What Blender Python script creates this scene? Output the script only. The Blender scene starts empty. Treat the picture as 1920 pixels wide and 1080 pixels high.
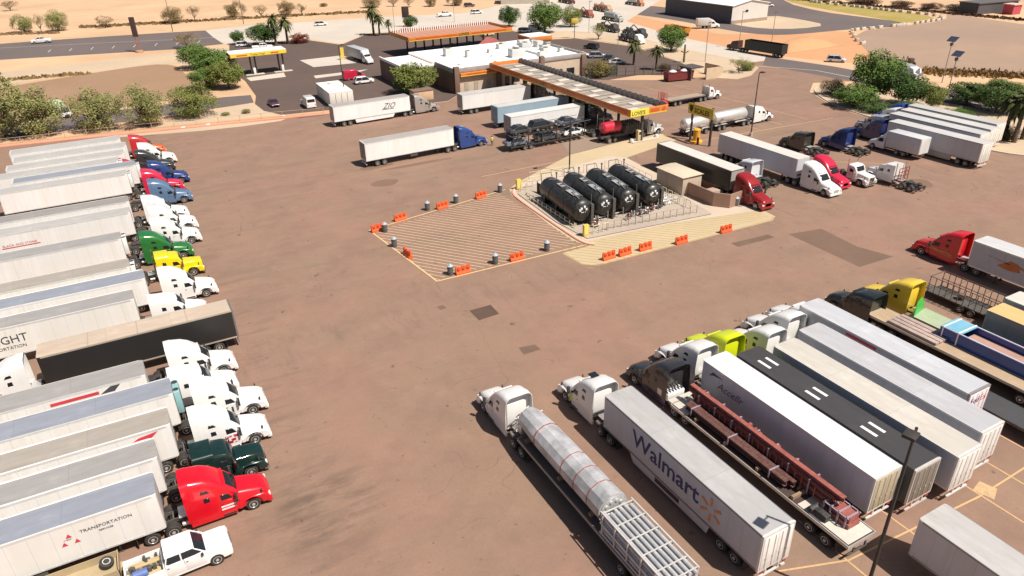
import bpy, bmesh, math, random
from mathutils import Vector, Matrix
R = math.radians
random.seed(7)
sc = bpy.context.scene
COL = sc.collection
# ------------------------------------------------------------------ camera, world, sun, exposure
F_PX, PITCH, ROLL, CAM_H = 1334.0, R(27.896), R(-1.375), 36.968
SITE = R(28.2)                      # the lot's grid is turned this much to the view
cp, sp = math.cos(PITCH), math.sin(PITCH)
fw = Vector((0, cp, -sp)); rt = Vector((1, 0, 0)); up = rt.cross(fw)
r2 = rt * math.cos(ROLL) + up * math.sin(ROLL); u2 = -rt * math.sin(ROLL) + up * math.cos(ROLL)
rz = Matrix.Rotation(-SITE, 3, 'Z')
fw, r2, u2 = rz @ fw, rz @ r2, rz @ u2
cam_d = bpy.data.cameras.new('camera'); cam = bpy.data.objects.new('camera', cam_d); COL.objects.link(cam)
cam.matrix_world = Matrix(((r2.x, u2.x, -fw.x, 0), (r2.y, u2.y, -fw.y, 0), (r2.z, u2.z, -fw.z, CAM_H), (0, 0, 0, 1)))
cam_d.sensor_width = 36; cam_d.lens = F_PX / 1920 * 36; cam_d.clip_end = 6000; cam_d.clip_start = .5
sc.camera = cam
def G(px, py, z=0.0):               # where the sight line of a photo point meets the height z
    d = fw + r2 * ((px - 960) / F_PX) + u2 * ((540 - py) / F_PX)
    t = (z - CAM_H) / d.z
    return (d.x * t, d.y * t)
SUN_AZ, SUN_EL = R(-62.0), R(57.0)  # where the sun stands, in site axes
w = bpy.data.worlds.new('World'); sc.world = w; w.use_nodes = True
nt = w.node_tree; bg = nt.nodes['Background']
sky = nt.nodes.new('ShaderNodeTexSky'); sky.sky_type = 'NISHITA'; sky.sun_disc = False
sky.sun_elevation = SUN_EL; sky.sun_rotation = math.pi / 2 - SUN_AZ; sky.dust_density = 2.0
nt.links.new(sky.outputs[0], bg.inputs[0]); bg.inputs[1].default_value = 0.05
sd = bpy.data.lights.new('sun', 'SUN'); so = bpy.data.objects.new('sun', sd); COL.objects.link(so)
sd.energy = 4.8; sd.angle = R(.5); sd.color = (1.0, .93, .84)
sdir = Vector((math.cos(SUN_EL) * math.cos(SUN_AZ), math.cos(SUN_EL) * math.sin(SUN_AZ), math.sin(SUN_EL)))
so.rotation_euler = sdir.to_track_quat('Z', 'Y').to_euler()
sc.view_settings.view_transform = 'Standard'; sc.view_settings.look = 'None'
sc.view_settings.exposure = 0.42; sc.view_settings.gamma = 1
sc.render.engine = 'CYCLES'; sc.cycles.max_bounces = 5

# ------------------------------------------------------------------ materials
MATS = {}
def base_mat(name):
    m = bpy.data.materials.new(name); m.use_nodes = True
    return m, m.node_tree, m.node_tree.nodes['Principled BSDF']
def N(nt, t, **k):
    n = nt.nodes.new(t)
    for a, b in k.items():
        if a in n.inputs: n.inputs[a].default_value = b
        else: setattr(n, a, b)
    return n
def noise(nt, vec, scale, detail=4, rough=.6):
    n = N(nt, 'ShaderNodeTexNoise'); n.inputs['Scale'].default_value = scale
    n.inputs['Detail'].default_value = detail; n.inputs['Roughness'].default_value = rough
    nt.links.new(vec, n.inputs['Vector']); return n.outputs['Fac']
def ramp(nt, fac, a, b, ca=(0, 0, 0, 1), cb=(1, 1, 1, 1)):
    r = N(nt, 'ShaderNodeValToRGB'); r.color_ramp.elements[0].position = a; r.color_ramp.elements[1].position = b
    r.color_ramp.elements[0].color = ca; r.color_ramp.elements[1].color = cb
    nt.links.new(fac, r.inputs[0]); return r.outputs[0]
def mix(nt, fac, a, b, bt='MIX'):
    m = N(nt, 'ShaderNodeMix'); m.data_type = 'RGBA'; m.blend_type = bt
    for v, i in ((fac, 0), (a, 6), (b, 7)):
        if isinstance(v, (tuple, list)): m.inputs[i].default_value = (*v[:3], 1)
        elif isinstance(v, (int, float)): m.inputs[i].default_value = v
        else: nt.links.new(v, m.inputs[i])
    return m.outputs[2]
def math_n(nt, op, a, b=0.0):
    m = N(nt, 'ShaderNodeMath'); m.operation = op
    for v, i in ((a, 0), (b, 1)):
        if isinstance(v, (int, float)): m.inputs[i].default_value = v
        else: nt.links.new(v, m.inputs[i])
    return m.outputs[0]
def bump(nt, p, h, s=.3, d=.02):
    b = N(nt, 'ShaderNodeBump'); b.inputs['Strength'].default_value = s; b.inputs['Distance'].default_value = d
    nt.links.new(h, b.inputs['Height']); nt.links.new(b.outputs[0], p.inputs['Normal'])
def paint(col, rough=.35, metal=0.0, var=.18, scale=.7, coat=0.0, dust=.0, name='paint'):
    key = (name, tuple(col), rough, metal, var, scale, coat, dust)
    if key in MATS: return MATS[key]
    m, nt, p = base_mat(name)
    tc = N(nt, 'ShaderNodeTexCoord'); v = tc.outputs['Object']
    f = noise(nt, v, scale, 5, .65)
    dark = tuple(c * (1 - var) for c in col); lite = tuple(min(1, c * (1 + var * .5)) for c in col)
    c = mix(nt, ramp(nt, f, .3, .7), dark, lite)
    if dust:
        f2 = noise(nt, v, scale * 3.3, 6, .7)
        c = mix(nt, math_n(nt, 'MULTIPLY', ramp(nt, f2, .42, .75), dust), c, (.42, .33, .25))
    nt.links.new(c, p.inputs['Base Color'])
    p.inputs['Roughness'].default_value = rough; p.inputs['Metallic'].default_value = metal
    p.inputs['Coat Weight'].default_value = coat
    fr = noise(nt, v, 9, 3); 
    nt.links.new(math_n(nt, 'ADD', math_n(nt, 'MULTIPLY', fr, .22), rough - .1), p.inputs['Roughness'])
    MATS[key] = m; return m
def ribbed(col, period, width=.06, axis=0, rough=.45, metal=0.0, var=.1, groove=.84, dust=.12, name='ribbed_panel', streak=True):
    """panelled sheet: seams every <period> metres along an object axis, with dirt streaks"""
    key = (name, tuple(col), period, width, axis, rough, metal, groove, dust)
    if key in MATS: return MATS[key]
    m, nt, p = base_mat(name)
    tc = N(nt, 'ShaderNodeTexCoord'); sx = N(nt, 'ShaderNodeSeparateXYZ'); nt.links.new(tc.outputs['Object'], sx.inputs[0])
    q = math_n(nt, 'FRACT', math_n(nt, 'DIVIDE', sx.outputs[axis], period))
    seam = math_n(nt, 'LESS_THAN', q, width)
    mp = N(nt, 'ShaderNodeMapping'); mp.inputs['Scale'].default_value = (.9, .9, .12) if streak else (.3, 1.2, 1)
    nt.links.new(tc.outputs['Object'], mp.inputs['Vector'])
    f = noise(nt, mp.outputs[0], 1.4, 6, .7)
    c = mix(nt, ramp(nt, f, .35, .75), col, tuple(x * (1 - dust) * y for x, y in zip(col, (1, .96, .9))))
    f2 = noise(nt, tc.outputs['Object'], .35, 3)
    c = mix(nt, ramp(nt, f2, .3, .7), c, tuple(x * (1 - var) for x in col))
    c = mix(nt, math_n(nt, 'MULTIPLY', seam, 1 - groove), c, (.1, .1, .1))
    nt.links.new(c, p.inputs['Base Color']); p.inputs['Roughness'].default_value = rough; p.inputs['Metallic'].default_value = metal
    bump(nt, p, seam, .5, -.02)
    MATS[key] = m; return m
def ground_mat(name, col, col2, s1=.02, s2=.6, s3=8, rough=.9, bmp=.4):
    m, nt, p = base_mat(name)
    g = N(nt, 'ShaderNodeNewGeometry'); v = g.outputs['Position']
    a = noise(nt, v, s1, 5, .6); b = noise(nt, v, s2, 6, .7); c_ = noise(nt, v, s3, 3, .6)
    c = mix(nt, ramp(nt, a, .35, .65), col, col2)
    c = mix(nt, math_n(nt, 'MULTIPLY', ramp(nt, b, .4, .72), .45), c, tuple(x * .78 for x in col))
    c = mix(nt, math_n(nt, 'MULTIPLY', ramp(nt, c_, .35, .7), .22), c, tuple(min(1, x * 1.25) for x in col))
    nt.links.new(c, p.inputs['Base Color']); p.inputs['Roughness'].default_value = rough; p.inputs['Specular IOR Level'].default_value = .2
    bump(nt, p, c_, bmp, .03)
    return m
def lot_mat():
    m, nt, p = base_mat('worn_pinkish_asphalt')
    g = N(nt, 'ShaderNodeNewGeometry'); v = g.outputs['Position']
    sx = N(nt, 'ShaderNodeSeparateXYZ'); nt.links.new(v, sx.inputs[0]); X, Y = sx.outputs[0], sx.outputs[1]
    A, B = (.286, .169, .123), (.256, .169, .119)
    c = mix(nt, ramp(nt, noise(nt, v, .07, 7, .65), .38, .62), A, B)
    c = mix(nt, math_n(nt, 'MULTIPLY', ramp(nt, noise(nt, v, .16, 9, .74), .44, .72), .6), c, (.175, .115, .085))
    c = mix(nt, math_n(nt, 'MULTIPLY', ramp(nt, noise(nt, v, .3, 8, .72), .52, .78), .5), c, (.35, .22, .155))
    c = mix(nt, math_n(nt, 'MULTIPLY', ramp(nt, noise(nt, v, 5, 7, .8), .45, .68), .35), c, (.17, .115, .09))
    # spots and oil drips
    sp_ = ramp(nt, noise(nt, v, .7, 4, .6), .665, .72)
    c = mix(nt, math_n(nt, 'MULTIPLY', sp_, .7), c, (.085, .06, .05))
    c = mix(nt, math_n(nt, 'MULTIPLY', ramp(nt, noise(nt, v, 2.2, 3, .5), .70, .74), .6), c, (.07, .05, .045))
    # tyre polish and oil tracks: stretched along the bays in front of the two rows
    def streaks(axis_scale, coord, lo, hi, amt):
        nonlocal c
        mp = N(nt, 'ShaderNodeMapping'); mp.inputs['Scale'].default_value = axis_scale; nt.links.new(v, mp.inputs['Vector'])
        f = ramp(nt, noise(nt, mp.outputs[0], 1.0, 7, .7), .5, .72)
        mr = N(nt, 'ShaderNodeMapRange'); mr.interpolation_type = 'SMOOTHSTEP'; nt.links.new(coord, mr.inputs[0]); mr.inputs[1].default_value = lo; mr.inputs[2].default_value = lo + 4
        mr2 = N(nt, 'ShaderNodeMapRange'); mr2.interpolation_type = 'SMOOTHSTEP'; nt.links.new(coord, mr2.inputs[0]); mr2.inputs[1].default_value = hi - 6; mr2.inputs[2].default_value = hi
        k = math_n(nt, 'MULTIPLY', mr.outputs[0], math_n(nt, 'SUBTRACT', 1.0, mr2.outputs[0]))
        c = mix(nt, math_n(nt, 'MULTIPLY', math_n(nt, 'MULTIPLY', f, k), amt), c, (.10, .08, .07))
    streaks((.16, .85, 1), X, -2, 11, .55)
    streaks((.7, .12, 1), Y, 56, 68, .35)
    vd = N(nt, 'ShaderNodeVectorMath'); vd.operation = 'DISTANCE'; nt.links.new(v, vd.inputs[0]); vd.inputs[1].default_value = (5.5, 39.5, 0)
    mr = N(nt, 'ShaderNodeMapRange'); mr.interpolation_type = 'SMOOTHSTEP'; nt.links.new(vd.outputs['Value'], mr.inputs[0]); mr.inputs[1].default_value = 6.5; mr.inputs[2].default_value = 1.5
    mp = N(nt, 'ShaderNodeMapping'); mp.inputs['Scale'].default_value = (.22, .8, 1); nt.links.new(v, mp.inputs['Vector'])
    c = mix(nt, math_n(nt, 'MULTIPLY', math_n(nt, 'MULTIPLY', ramp(nt, noise(nt, mp.outputs[0], 1.0, 8, .75), .44, .6), mr.outputs[0]), .5), c, (.07, .05, .04))
    streaks((.05, .3, 1), Y, 70, 125, .28)
    # cracks
    wv = N(nt, 'ShaderNodeTexVoronoi'); wv.feature = 'DISTANCE_TO_EDGE'; wv.inputs['Scale'].default_value = .07
    dn = N(nt, 'ShaderNodeTexNoise'); dn.inputs['Scale'].default_value = .25; nt.links.new(v, dn.inputs['Vector'])
    va = N(nt, 'ShaderNodeVectorMath'); va.operation = 'MULTIPLY_ADD'; nt.links.new(dn.outputs['Color'], va.inputs[0]); va.inputs[1].default_value = (6, 6, 0); nt.links.new(v, va.inputs[2])
    nt.links.new(va.outputs[0], wv.inputs['Vector'])
    cr = math_n(nt, 'MULTIPLY', math_n(nt, 'LESS_THAN', wv.outputs['Distance'], .0022), ramp(nt, noise(nt, v, .06, 2), .45, .6))
    c = mix(nt, math_n(nt, 'MULTIPLY', cr, .38), c, (.09, .07, .06))
    nt.links.new(c, p.inputs['Base Color']); p.inputs['Roughness'].default_value = .88; p.inputs['Specular IOR Level'].default_value = .25
    bump(nt, p, noise(nt, v, 10, 4), .35, .02)
    return m
def line_mat(col, worn=.5):
    key = ('line', tuple(col), worn)
    if key in MATS: return MATS[key]
    m, nt, p = base_mat('worn_line_paint')
    g = N(nt, 'ShaderNodeNewGeometry'); v = g.outputs['Position']
    f = ramp(nt, noise(nt, v, 2.6, 6, .75), .4, .66)
    c = mix(nt, math_n(nt, 'MULTIPLY', f, worn), col, (.3, .2, .155))
    nt.links.new(c, p.inputs['Base Color']); p.inputs['Roughness'].default_value = .8
    MATS[key] = m; return m
def leaf_mat(col):
    key = ('leaf', tuple(col))
    if key in MATS: return MATS[key]
    m, nt, p = base_mat('leaves')
    tc = N(nt, 'ShaderNodeTexCoord')
    f = noise(nt, tc.outputs['Object'], .9, 3); f2 = noise(nt, tc.outputs['Object'], 6, 2)
    c = mix(nt, ramp(nt, f, .35, .65), tuple(x * .75 for x in col), tuple(x * 1.2 for x in col))
    c = mix(nt, math_n(nt, 'MULTIPLY', ramp(nt, f2, .4, .7), .4), c, (col[0] * 1.5, col[1] * 1.3, col[2] * 1.1))
    nt.links.new(c, p.inputs['Base Color']); p.inputs['Roughness'].default_value = .7; p.inputs['Specular IOR Level'].default_value = .2
    p.inputs['Transmission Weight'].default_value = 0
    MATS[key] = m; return m
def glass(): return paint((.018, .022, .027), .12, 0, .1, 2, name='dark_window_glass')
CHROME = lambda: paint((.62, .62, .63), .2, 1, .1, 2, name='chrome')
ALU = lambda: paint((.66, .66, .65), .36, .55, .15, 2, name='aluminium')
RUB = lambda: paint((.022, .021, .02), .8, 0, .3, 4, dust=.15, name='rubber')
BLK = lambda: paint((.03, .03, .032), .6, 0, .3, 2, dust=.15, name='black_steel')
DKG = lambda: paint((.07, .068, .065), .6, 0, .3, 2, dust=.25, name='grimy_frame_steel')
WHT = lambda: paint((.78, .77, .75), .32, 0, .05, .5, .2, dust=.06, name='white_paint')

# ------------------------------------------------------------------ mesh builder
class MB:
    def __init__(s): s.v, s.f = [], []
    def add(s, v, f):
        o = len(s.v); s.v += [tuple(p) for p in v]; s.f += [tuple(i + o for i in q) for q in f]; return s
    def box(s, x0, x1, y0, y1, z0, z1, ch=0):
        if ch <= 0:
            return s.add([(x, y, z) for z in (z0, z1) for y in (y0, y1) for x in (x0, x1)],
                         [(0, 2, 3, 1), (4, 5, 7, 6), (0, 1, 5, 4), (2, 6, 7, 3), (0, 4, 6, 2), (1, 3, 7, 5)])
        bm = bmesh.new(); bmesh.ops.create_cube(bm, size=1)
        for v in bm.verts:
            v.co = ((x0 + x1) / 2 + v.co.x * (x1 - x0), (y0 + y1) / 2 + v.co.y * (y1 - y0), (z0 + z1) / 2 + v.co.z * (z1 - z0))
        bmesh.ops.bevel(bm, geom=bm.edges[:], offset=ch, segments=2, affect='EDGES', profile=.5)
        bm.verts.index_update(); s.add([v.co for v in bm.verts], [[v.index for v in f.verts] for f in bm.faces]); bm.free(); return s
    def tube(s, p0, p1, r0, r1=None, n=10, cap=True):
        r1 = r0 if r1 is None else r1
        p0, p1 = Vector(p0), Vector(p1); d = (p1 - p0).normalized()
        a = d.orthogonal().normalized(); b = d.cross(a)
        v = [p + (a * math.cos(t) + b * math.sin(t)) * r for p, r in ((p0, r0), (p1, r1)) for t in [2 * math.pi * i / n for i in range(n)]]
        f = [(i, (i + 1) % n, n + (i + 1) % n, n + i) for i in range(n)]
        if cap: f += [tuple(reversed(range(n))), tuple(range(n, 2 * n))]
        return s.add(v, f)
    def path(s, pts, r, n=6):
        for a, b in zip(pts, pts[1:]): s.tube(a, b, r, r, n)
        return s
    def lathe(s, c, axis, prof, n=16):      # prof: (offset along axis, radius)
        c = Vector(c); d = Vector(axis).normalized(); a = d.orthogonal().normalized(); b = d.cross(a); v = []
        for o, r in prof: v += [c + d * o + (a * math.cos(2 * math.pi * i / n) + b * math.sin(2 * math.pi * i / n)) * r for i in range(n)]
        f = []
        for k in range(len(prof) - 1):
            f += [(k * n + i, k * n + (i + 1) % n, (k + 1) * n + (i + 1) % n, (k + 1) * n + i) for i in range(n)]
        f += [tuple(reversed(range(n))), tuple(range((len(prof) - 1) * n, len(prof) * n))]
        return s.add(v, f)
    def loft(s, rings, cap=True, closed=True):
        n = len(rings[0]); v = [p for r in rings for p in r]; f = []
        m = n if closed else n - 1
        for k in range(len(rings) - 1):
            f += [(k * n + i, k * n + (i + 1) % n, (k + 1) * n + (i + 1) % n, (k + 1) * n + i) for i in range(m)]
        if cap: f += [tuple(reversed(range(n))), tuple(range((len(rings) - 1) * n, len(rings) * n))]
        return s.add(v, f)
    def prism(s, poly, y0, y1, axis='y'):   # poly in (x,z) extruded over y, or (x,y) over z
        if axis == 'y': v = [(x, y0, z) for x, z in poly] + [(x, y1, z) for x, z in poly]
        elif axis == 'x': v = [(y0, a, b) for a, b in poly] + [(y1, a, b) for a, b in poly]
        else: v = [(x, y, y0) for x, y in poly] + [(x, y, y1) for x, y in poly]
        n = len(poly); f = [(i, (i + 1) % n, n + (i + 1) % n, n + i) for i in range(n)] + [tuple(reversed(range(n))), tuple(range(n, 2 * n))]
        return s.add(v, f)
    def build(s, name, mat, parent=None, smooth=40, bevel=0, fix=True):
        me = bpy.data.meshes.new(name); me.from_pydata(s.v, [], s.f)
        if fix:
            bm = bmesh.new(); bm.from_mesh(me); bmesh.ops.recalc_face_normals(bm, faces=bm.faces[:]); bm.to_mesh(me); bm.free()
        if smooth:
            for p in me.polygons: p.use_smooth = True
            me.set_sharp_from_angle(angle=R(smooth))
        me.materials.append(mat); me.update()
        o = bpy.data.objects.new(name, me); COL.objects.link(o)
        if bevel:
            b = o.modifiers.new('bevel', 'BEVEL'); b.width = bevel; b.segments = 2; b.limit_method = 'ANGLE'; b.angle_limit = R(50)
        if parent: o.parent = parent
        return o
def tag(o, label=None, cat=None, group=None, kind=None):
    if label: o['label'] = label
    if cat: o['category'] = cat
    if group: o['group'] = group
    if kind: o['kind'] = kind
    return o
def empty(name, label, cat, loc=(0, 0, 0), rz=0, group=None):
    o = bpy.data.objects.new(name, None); COL.objects.link(o); o.empty_display_size = .3
    o.location = loc; o.rotation_euler = (0, 0, rz); return tag(o, label, cat, group)
def copy_tree(o, parent=None):
    c = o.copy(); COL.objects.link(c); c.parent = parent
    for ch in KIDS(o): copy_tree(ch, c)
    return c
_kids = {}
def KIDS(o):
    k = _kids.get(o.name)
    if k is None: k = _kids[o.name] = [x for x in bpy.data.objects if x.parent == o]
    return k
def place(proto, loc, rz, label, group=None):
    """first use moves the finished thing itself, later uses copy it with all its parts"""
    if proto.get('_used'):
        o = copy_tree(proto)
    else:
        KIDS(proto); [KIDS(k) for k in KIDS(proto)]
        proto['_used'] = 1; o = proto
    o.location = (loc[0], loc[1], loc[2] if len(loc) > 2 else 0); o.rotation_euler = (0, 0, rz)
    o['label'] = label
    if group: o['group'] = group
    return o
def text(txt, size, mat, parent, loc, rot, name='lettering', ext=.004, bold=0, shear=0, align='LEFT', sx=1):
    c = bpy.data.curves.new('lettering', 'FONT'); c.body = txt; c.size = size; c.extrude = ext; c.offset = bold; c.shear = shear
    c.align_x = align; c.resolution_u = 2
    t = bpy.data.objects.new('tmp_text', c); COL.objects.link(t)
    me = bpy.data.meshes.new_from_object(t.evaluated_get(bpy.context.evaluated_depsgraph_get()))
    bpy.data.objects.remove(t); bpy.data.curves.remove(c)
    me.materials.clear(); me.materials.append(mat)
    o = bpy.data.objects.new(name, me); COL.objects.link(o); o.parent = parent
    o.location = loc; o.rotation_euler = rot; o.scale = (sx, 1, 1); return o
def struct(name, mb, mat, **k): return tag(mb.build(name, mat, smooth=0, **k), kind='structure')
def sheet(name, pts, z, mat):
    m = MB(); m.add([(x, y, z) for x, y in pts], [tuple(range(len(pts)))])
    return struct(name, m, mat)
def strip(pts, wd, z, mb=None):
    mb = mb or MB()
    for (x0, y0), (x1, y1) in zip(pts, pts[1:]):
        d = Vector((x1 - x0, y1 - y0)).normalized() * (wd / 2); n = (-d.y, d.x)
        mb.add([(x0 + n[0], y0 + n[1], z), (x0 - n[0], y0 - n[1], z), (x1 - n[0], y1 - n[1], z), (x1 + n[0], y1 + n[1], z)], [(0, 1, 2, 3)])
    return mb
def kerb(pts, wd, h, mat, name='kerb', closed=False, z0=0):
    P = [Vector(p) for p in pts]; n = len(P); L, Rr = [], []
    for i in range(n):
        a = P[i - 1] if (i > 0 or closed) else P[i]; b = P[(i + 1) % n] if (i < n - 1 or closed) else P[i]
        d = (b - a).normalized(); q = Vector((-d.y, d.x)) * (wd / 2); L.append(P[i] + q); Rr.append(P[i] - q)
    rings = [[(l.x, l.y, z0), (l.x, l.y, h), (r.x, r.y, h), (r.x, r.y, z0)] for l, r in zip(L, Rr)]
    if closed: rings.append(rings[0])
    return struct(name, MB().loft(rings, cap=not closed), mat)
def smooth_pts(pts, it=2, closed=False):
    P = [Vector(p) for p in pts]
    for _ in range(it):
        Q = [] if closed else [P[0]]
        for i in range(len(P) if closed else len(P) - 1):
            a, b = P[i], P[(i + 1) % len(P)]; Q += [a * .75 + b * .25, a * .25 + b * .75]
        if not closed: Q.append(P[-1])
        P = Q
    return [(p.x, p.y) for p in P]
def GP(pts): return [G(*p) for p in pts]

# ------------------------------------------------------------------ ground, roads and pavements
desert = ground_mat('desert_sand', (.60, .405, .25), (.46, .30, .185), .03, .15, 3)
tan = ground_mat('tan_gravel', (.52, .40, .28), (.45, .345, .24), .05, .5, 6)
brown = ground_mat('brown_packed_dirt', (.32, .205, .13), (.28, .175, .11), .03, .3, 4)
orange = ground_mat('orange_dirt', (.56, .30, .155), (.48, .25, .13), .03, .3, 3)
dark_as = ground_mat('dark_asphalt', (.12, .085, .072), (.10, .073, .063), .05, .4, 9)
road_as = ground_mat('road_asphalt', (.15, .12, .115), (.12, .1, .095), .03, .3, 9)
conc = ground_mat('pale_concrete', (.53, .47, .40), (.46, .41, .35), .05, .5, 6)
conc2 = ground_mat('yellowish_concrete', (.50, .395, .25), (.44, .34, .215), .08, .7, 6)
yard = ground_mat('grey_tan_yard', (.34, .235, .17), (.28, .20, .155), .02, .15, 4)
grass_g = ground_mat('dry_green_ground', (.28, .235, .05), (.40, .29, .12), .06, .5, 3)
redc = ground_mat('pinkish_kerb_paint', (.55, .22, .17), (.6, .3, .22), .2, 2, 6)
struct('ground', MB().add([(-2600, -2600, -.03), (2600, -2600, -.03), (2600, 2600, -.03), (-2600, 2600, -.03)], [(0, 1, 2, 3)]), desert)
LOT = [(-140, -80), (240, -80), (240, 35), G(1960, 300), G(1800, 270), G(1690, 236), G(1600, 212), G(1550, 192), G(1518, 172), G(1525, 155), G(1600, 152), G(1700, 170),
       G(1640, 142), G(1560, 126), G(1450, 112), G(1400, 118), G(1370, 140), G(1250, 150), G(1130, 150), G(1060, 150), G(990, 170), G(860, 178), G(840, 190), G(640, 214), (37.9, 149.8), (0, 156.6), (-26, 160.5), (-140, 178)]
sheet('parking_lot', LOT, 0, lot_mat())
sheet('road', GP([(-300, 130), (0, 112), (200, 100), (330, 92), (422, 82), (400, 62), (385, 57), (330, 60), (200, 68), (0, 82), (-300, 100)]), -.012, road_as)
sheet('road', GP([(385, 57), (480, 46), (560, 42), (700, 33), (870, 25), (960, 5), (1100, -25), (1330, -45), (1230, 5), (1175, 40), (1260, 66), (1380, 92), (1440, 106), (1440, 120), (1330, 104), (1300, 120), (1220, 90), (1160, 70), (1080, 62), (1000, 62), (930, 50), (760, 58), (690, 62), (640, 82), (570, 72), (490, 80), (422, 84), (400, 70)]), -.008, conc)
sheet('service_area', GP([(430, 84), (490, 80), (570, 74), (640, 84), (690, 63), (760, 60), (930, 52), (1000, 66), (1010, 75), (1080, 72), (1190, 88), (1290, 122), (1290, 142), (1200, 140), (1140, 150), (1060, 148), (990, 170), (860, 177), (840, 189), (640, 212), (560, 222), (495, 208), (478, 195), (480, 180), (460, 152), (430, 130)]), .008, dark_as)
sheet('dirt_lot', smooth_pts(GP([(-250, 200), (0, 165), (150, 140), (320, 115), (350, 140), (380, 168), (300, 190), (0, 240), (-300, 290)]), 2, True), -.014, brown)
sheet('service_road', GP([(-200, 270), (0, 236), (180, 212), (420, 182), (470, 178), (476, 192), (425, 200), (180, 236), (0, 262), (-200, 296)]), -.010, road_as)
sheet('gravel_verge', smooth_pts(GP([(170, 262), (420, 203), (480, 192), (500, 210), (560, 222), (420, 242), (240, 256)]), 1, True), .004, tan)
sheet('gravel_verge', smooth_pts(GP([(-200, 160), (0, 135), (330, 98), (425, 86), (440, 100), (380, 130), (330, 115), (150, 138), (0, 160), (-200, 185)]), 1, True), -.018, tan)
sheet('dirt_yard', GP([(1170, 26), (1250, 42), (1350, 64), (1450, 64), (1560, 58), (1600, 60), (1622, 90), (1640, 108), (1600, 118), (1530, 112), (1440, 102), (1330, 82), (1240, 64), (1170, 46)]), -.016, orange)
sheet('road', smooth_pts(GP([(1440, -25), (1472, 5), (1540, 22), (1620, 32), (1700, 42), (1690, 50), (1600, 54), (1500, 64), (1440, 66), (1370, 58), (1260, 36), (1150, 22), (1130, 10), (1260, 12), (1400, 40), (1420, 10)]), 1, True), -.012, road_as)
sheet('gravel_island', smooth_pts(GP([(1370, 40), (1445, 28), (1500, 36), (1552, 47), (1500, 54), (1430, 54), (1375, 46)]), 1, True), -.004, tan)
sheet('grass_verge', smooth_pts(GP([(1470, -3), (1560, 6), (1700, 22), (1770, 36), (1700, 44), (1660, 36), (1560, 20), (1480, 4)]), 2, True), -.006, grass_g)
sheet('dirt_yard', smooth_pts(GP([(1596, 60), (1700, 48), (1775, 38), (1775, 24), (1850, 36), (2100, 70), (2150, 180), (1960, 148), (1720, 130), (1650, 118), (1625, 96)]), 1, True), -.010, yard)
sheet('entry_road', GP([(1436, 106), (1560, 124), (1700, 150), (1800, 172), (2050, 220), (2050, 250), (1800, 200), (1640, 160), (1530, 140), (1430, 122)]), .006, road_as)
sheet('gravel_verge', smooth_pts(GP([(1010, 60), (1080, 58), (1180, 66), (1300, 96), (1430, 120), (1400, 150), (1330, 145), (1290, 122), (1200, 88), (1080, 70), (1010, 72)]), 1, True), .016, tan)
# planted island on the right
ISL = smooth_pts(GP([(1520, 168), (1550, 160), (1650, 176), (1760, 190), (1960, 235), (1980, 300), (1840, 282), (1700, 238), (1610, 214), (1555, 194)]), 2, True)
sheet('planted_island', ISL, .10, tan); kerb(ISL, .25, .14, conc, closed=True)
# beige slab between the road and the station, the painted kerb along the back of the lot
BACK = smooth_pts([(-140, 178.2), (-26, 160.8), (0, 156.9), (38, 150.0), (46, 149.4)], 1)
kerb(BACK, .5, .15, redc)
sheet('pavement', [(x, y + .27) for x, y in BACK] + [(x + 1, y + 3.2) for x, y in reversed(BACK)], .03, ground_mat('orange_tan_paving', (.56, .32, .19), (.5, .28, .16), .1, .6, 5))
# concrete aprons
sheet('concrete_apron', [(42.6, 66.3), (42.9, 62.4), (43.8, 61.6), (45.1, 61.2), (71.8, 60.4), (73.2, 61.2), (74.6, 71), (71, 82), (72, 92.5), (86, 96), (86.2, 103), (76, 100.4), (65, 99), (50.5, 91.6), (48, 89.6), (47, 87), (46, 75), (45.7, 68.6), (46.8, 66.4)], .004, conc2)
sheet('concrete_apron', [(47.2, 67.7), (60, 66.6), (72.6, 64.0), (74.0, 66), (74.2, 71), (71, 82), (72, 92.5), (70, 95), (52, 91.2), (48.4, 88.6), (47.2, 80)], .012, ground_mat('pale_pinkish_concrete', (.53, .43, .335), (.47, .38, .30), .12, .8, 6))
sheet('concrete_apron', [(65, 99.2), (76, 100.6), (86.2, 103.2), (88, 152), (74.5, 152), (74.5, 116), (68, 107)], .016, ground_mat('grey_forecourt', (.28, .205, .155), (.24, .18, .135), .08, .6, 6))
sheet('asphalt_patch', [(70.1, 56.2), (75.0, 55.2), (74.2, 49.2), (75.4, 45.2), (69.7, 45.4), (69.9, 50)], .004, ground_mat('dark_patch', (.18, .115, .085), (.15, .095, .07), .2, 1, 9))
sheet('asphalt_patch', [(26.7, 59.4), (29.2, 59.4), (29.1, 57.2), (26.7, 57.1)], .004, ground_mat('drain_cover_patch', (.11, .07, .055), (.09, .06, .045), .3, 1, 9))
for q in ([(1370, 456), (1440, 440), (1452, 445), (1384, 463)], [(972, 652), (1003, 646), (1014, 655), (982, 665)], [(818, 575), (830, 572), (838, 577), (826, 581)]):
    sheet('asphalt_patch', GP(q), .004, ground_mat('worn_patch', (.17, .11, .08), (.13, .085, .065), .4, 1.5, 9))
for cx, cy, a, b in [(34.5, 111, 3.2, 1.2), (41, 108.5, 7, .7), (33, 102.5, 2.2, 1.6), (100.5, 59.5, 2.4, 2)]:
    sheet('asphalt_patch', [(cx + a * math.cos(t) * random.uniform(.85, 1.1), cy + b * math.sin(t) * random.uniform(.85, 1.1)) for t in [i * .52 for i in range(12)]], .004, ground_mat('dark_patch', (.2, .125, .09), (.17, .105, .075), .2, 1, 9))
sheet('concrete_apron', GP([(562, 113), (640, 104), (672, 112), (668, 118), (588, 126)]), .012, conc)
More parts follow.
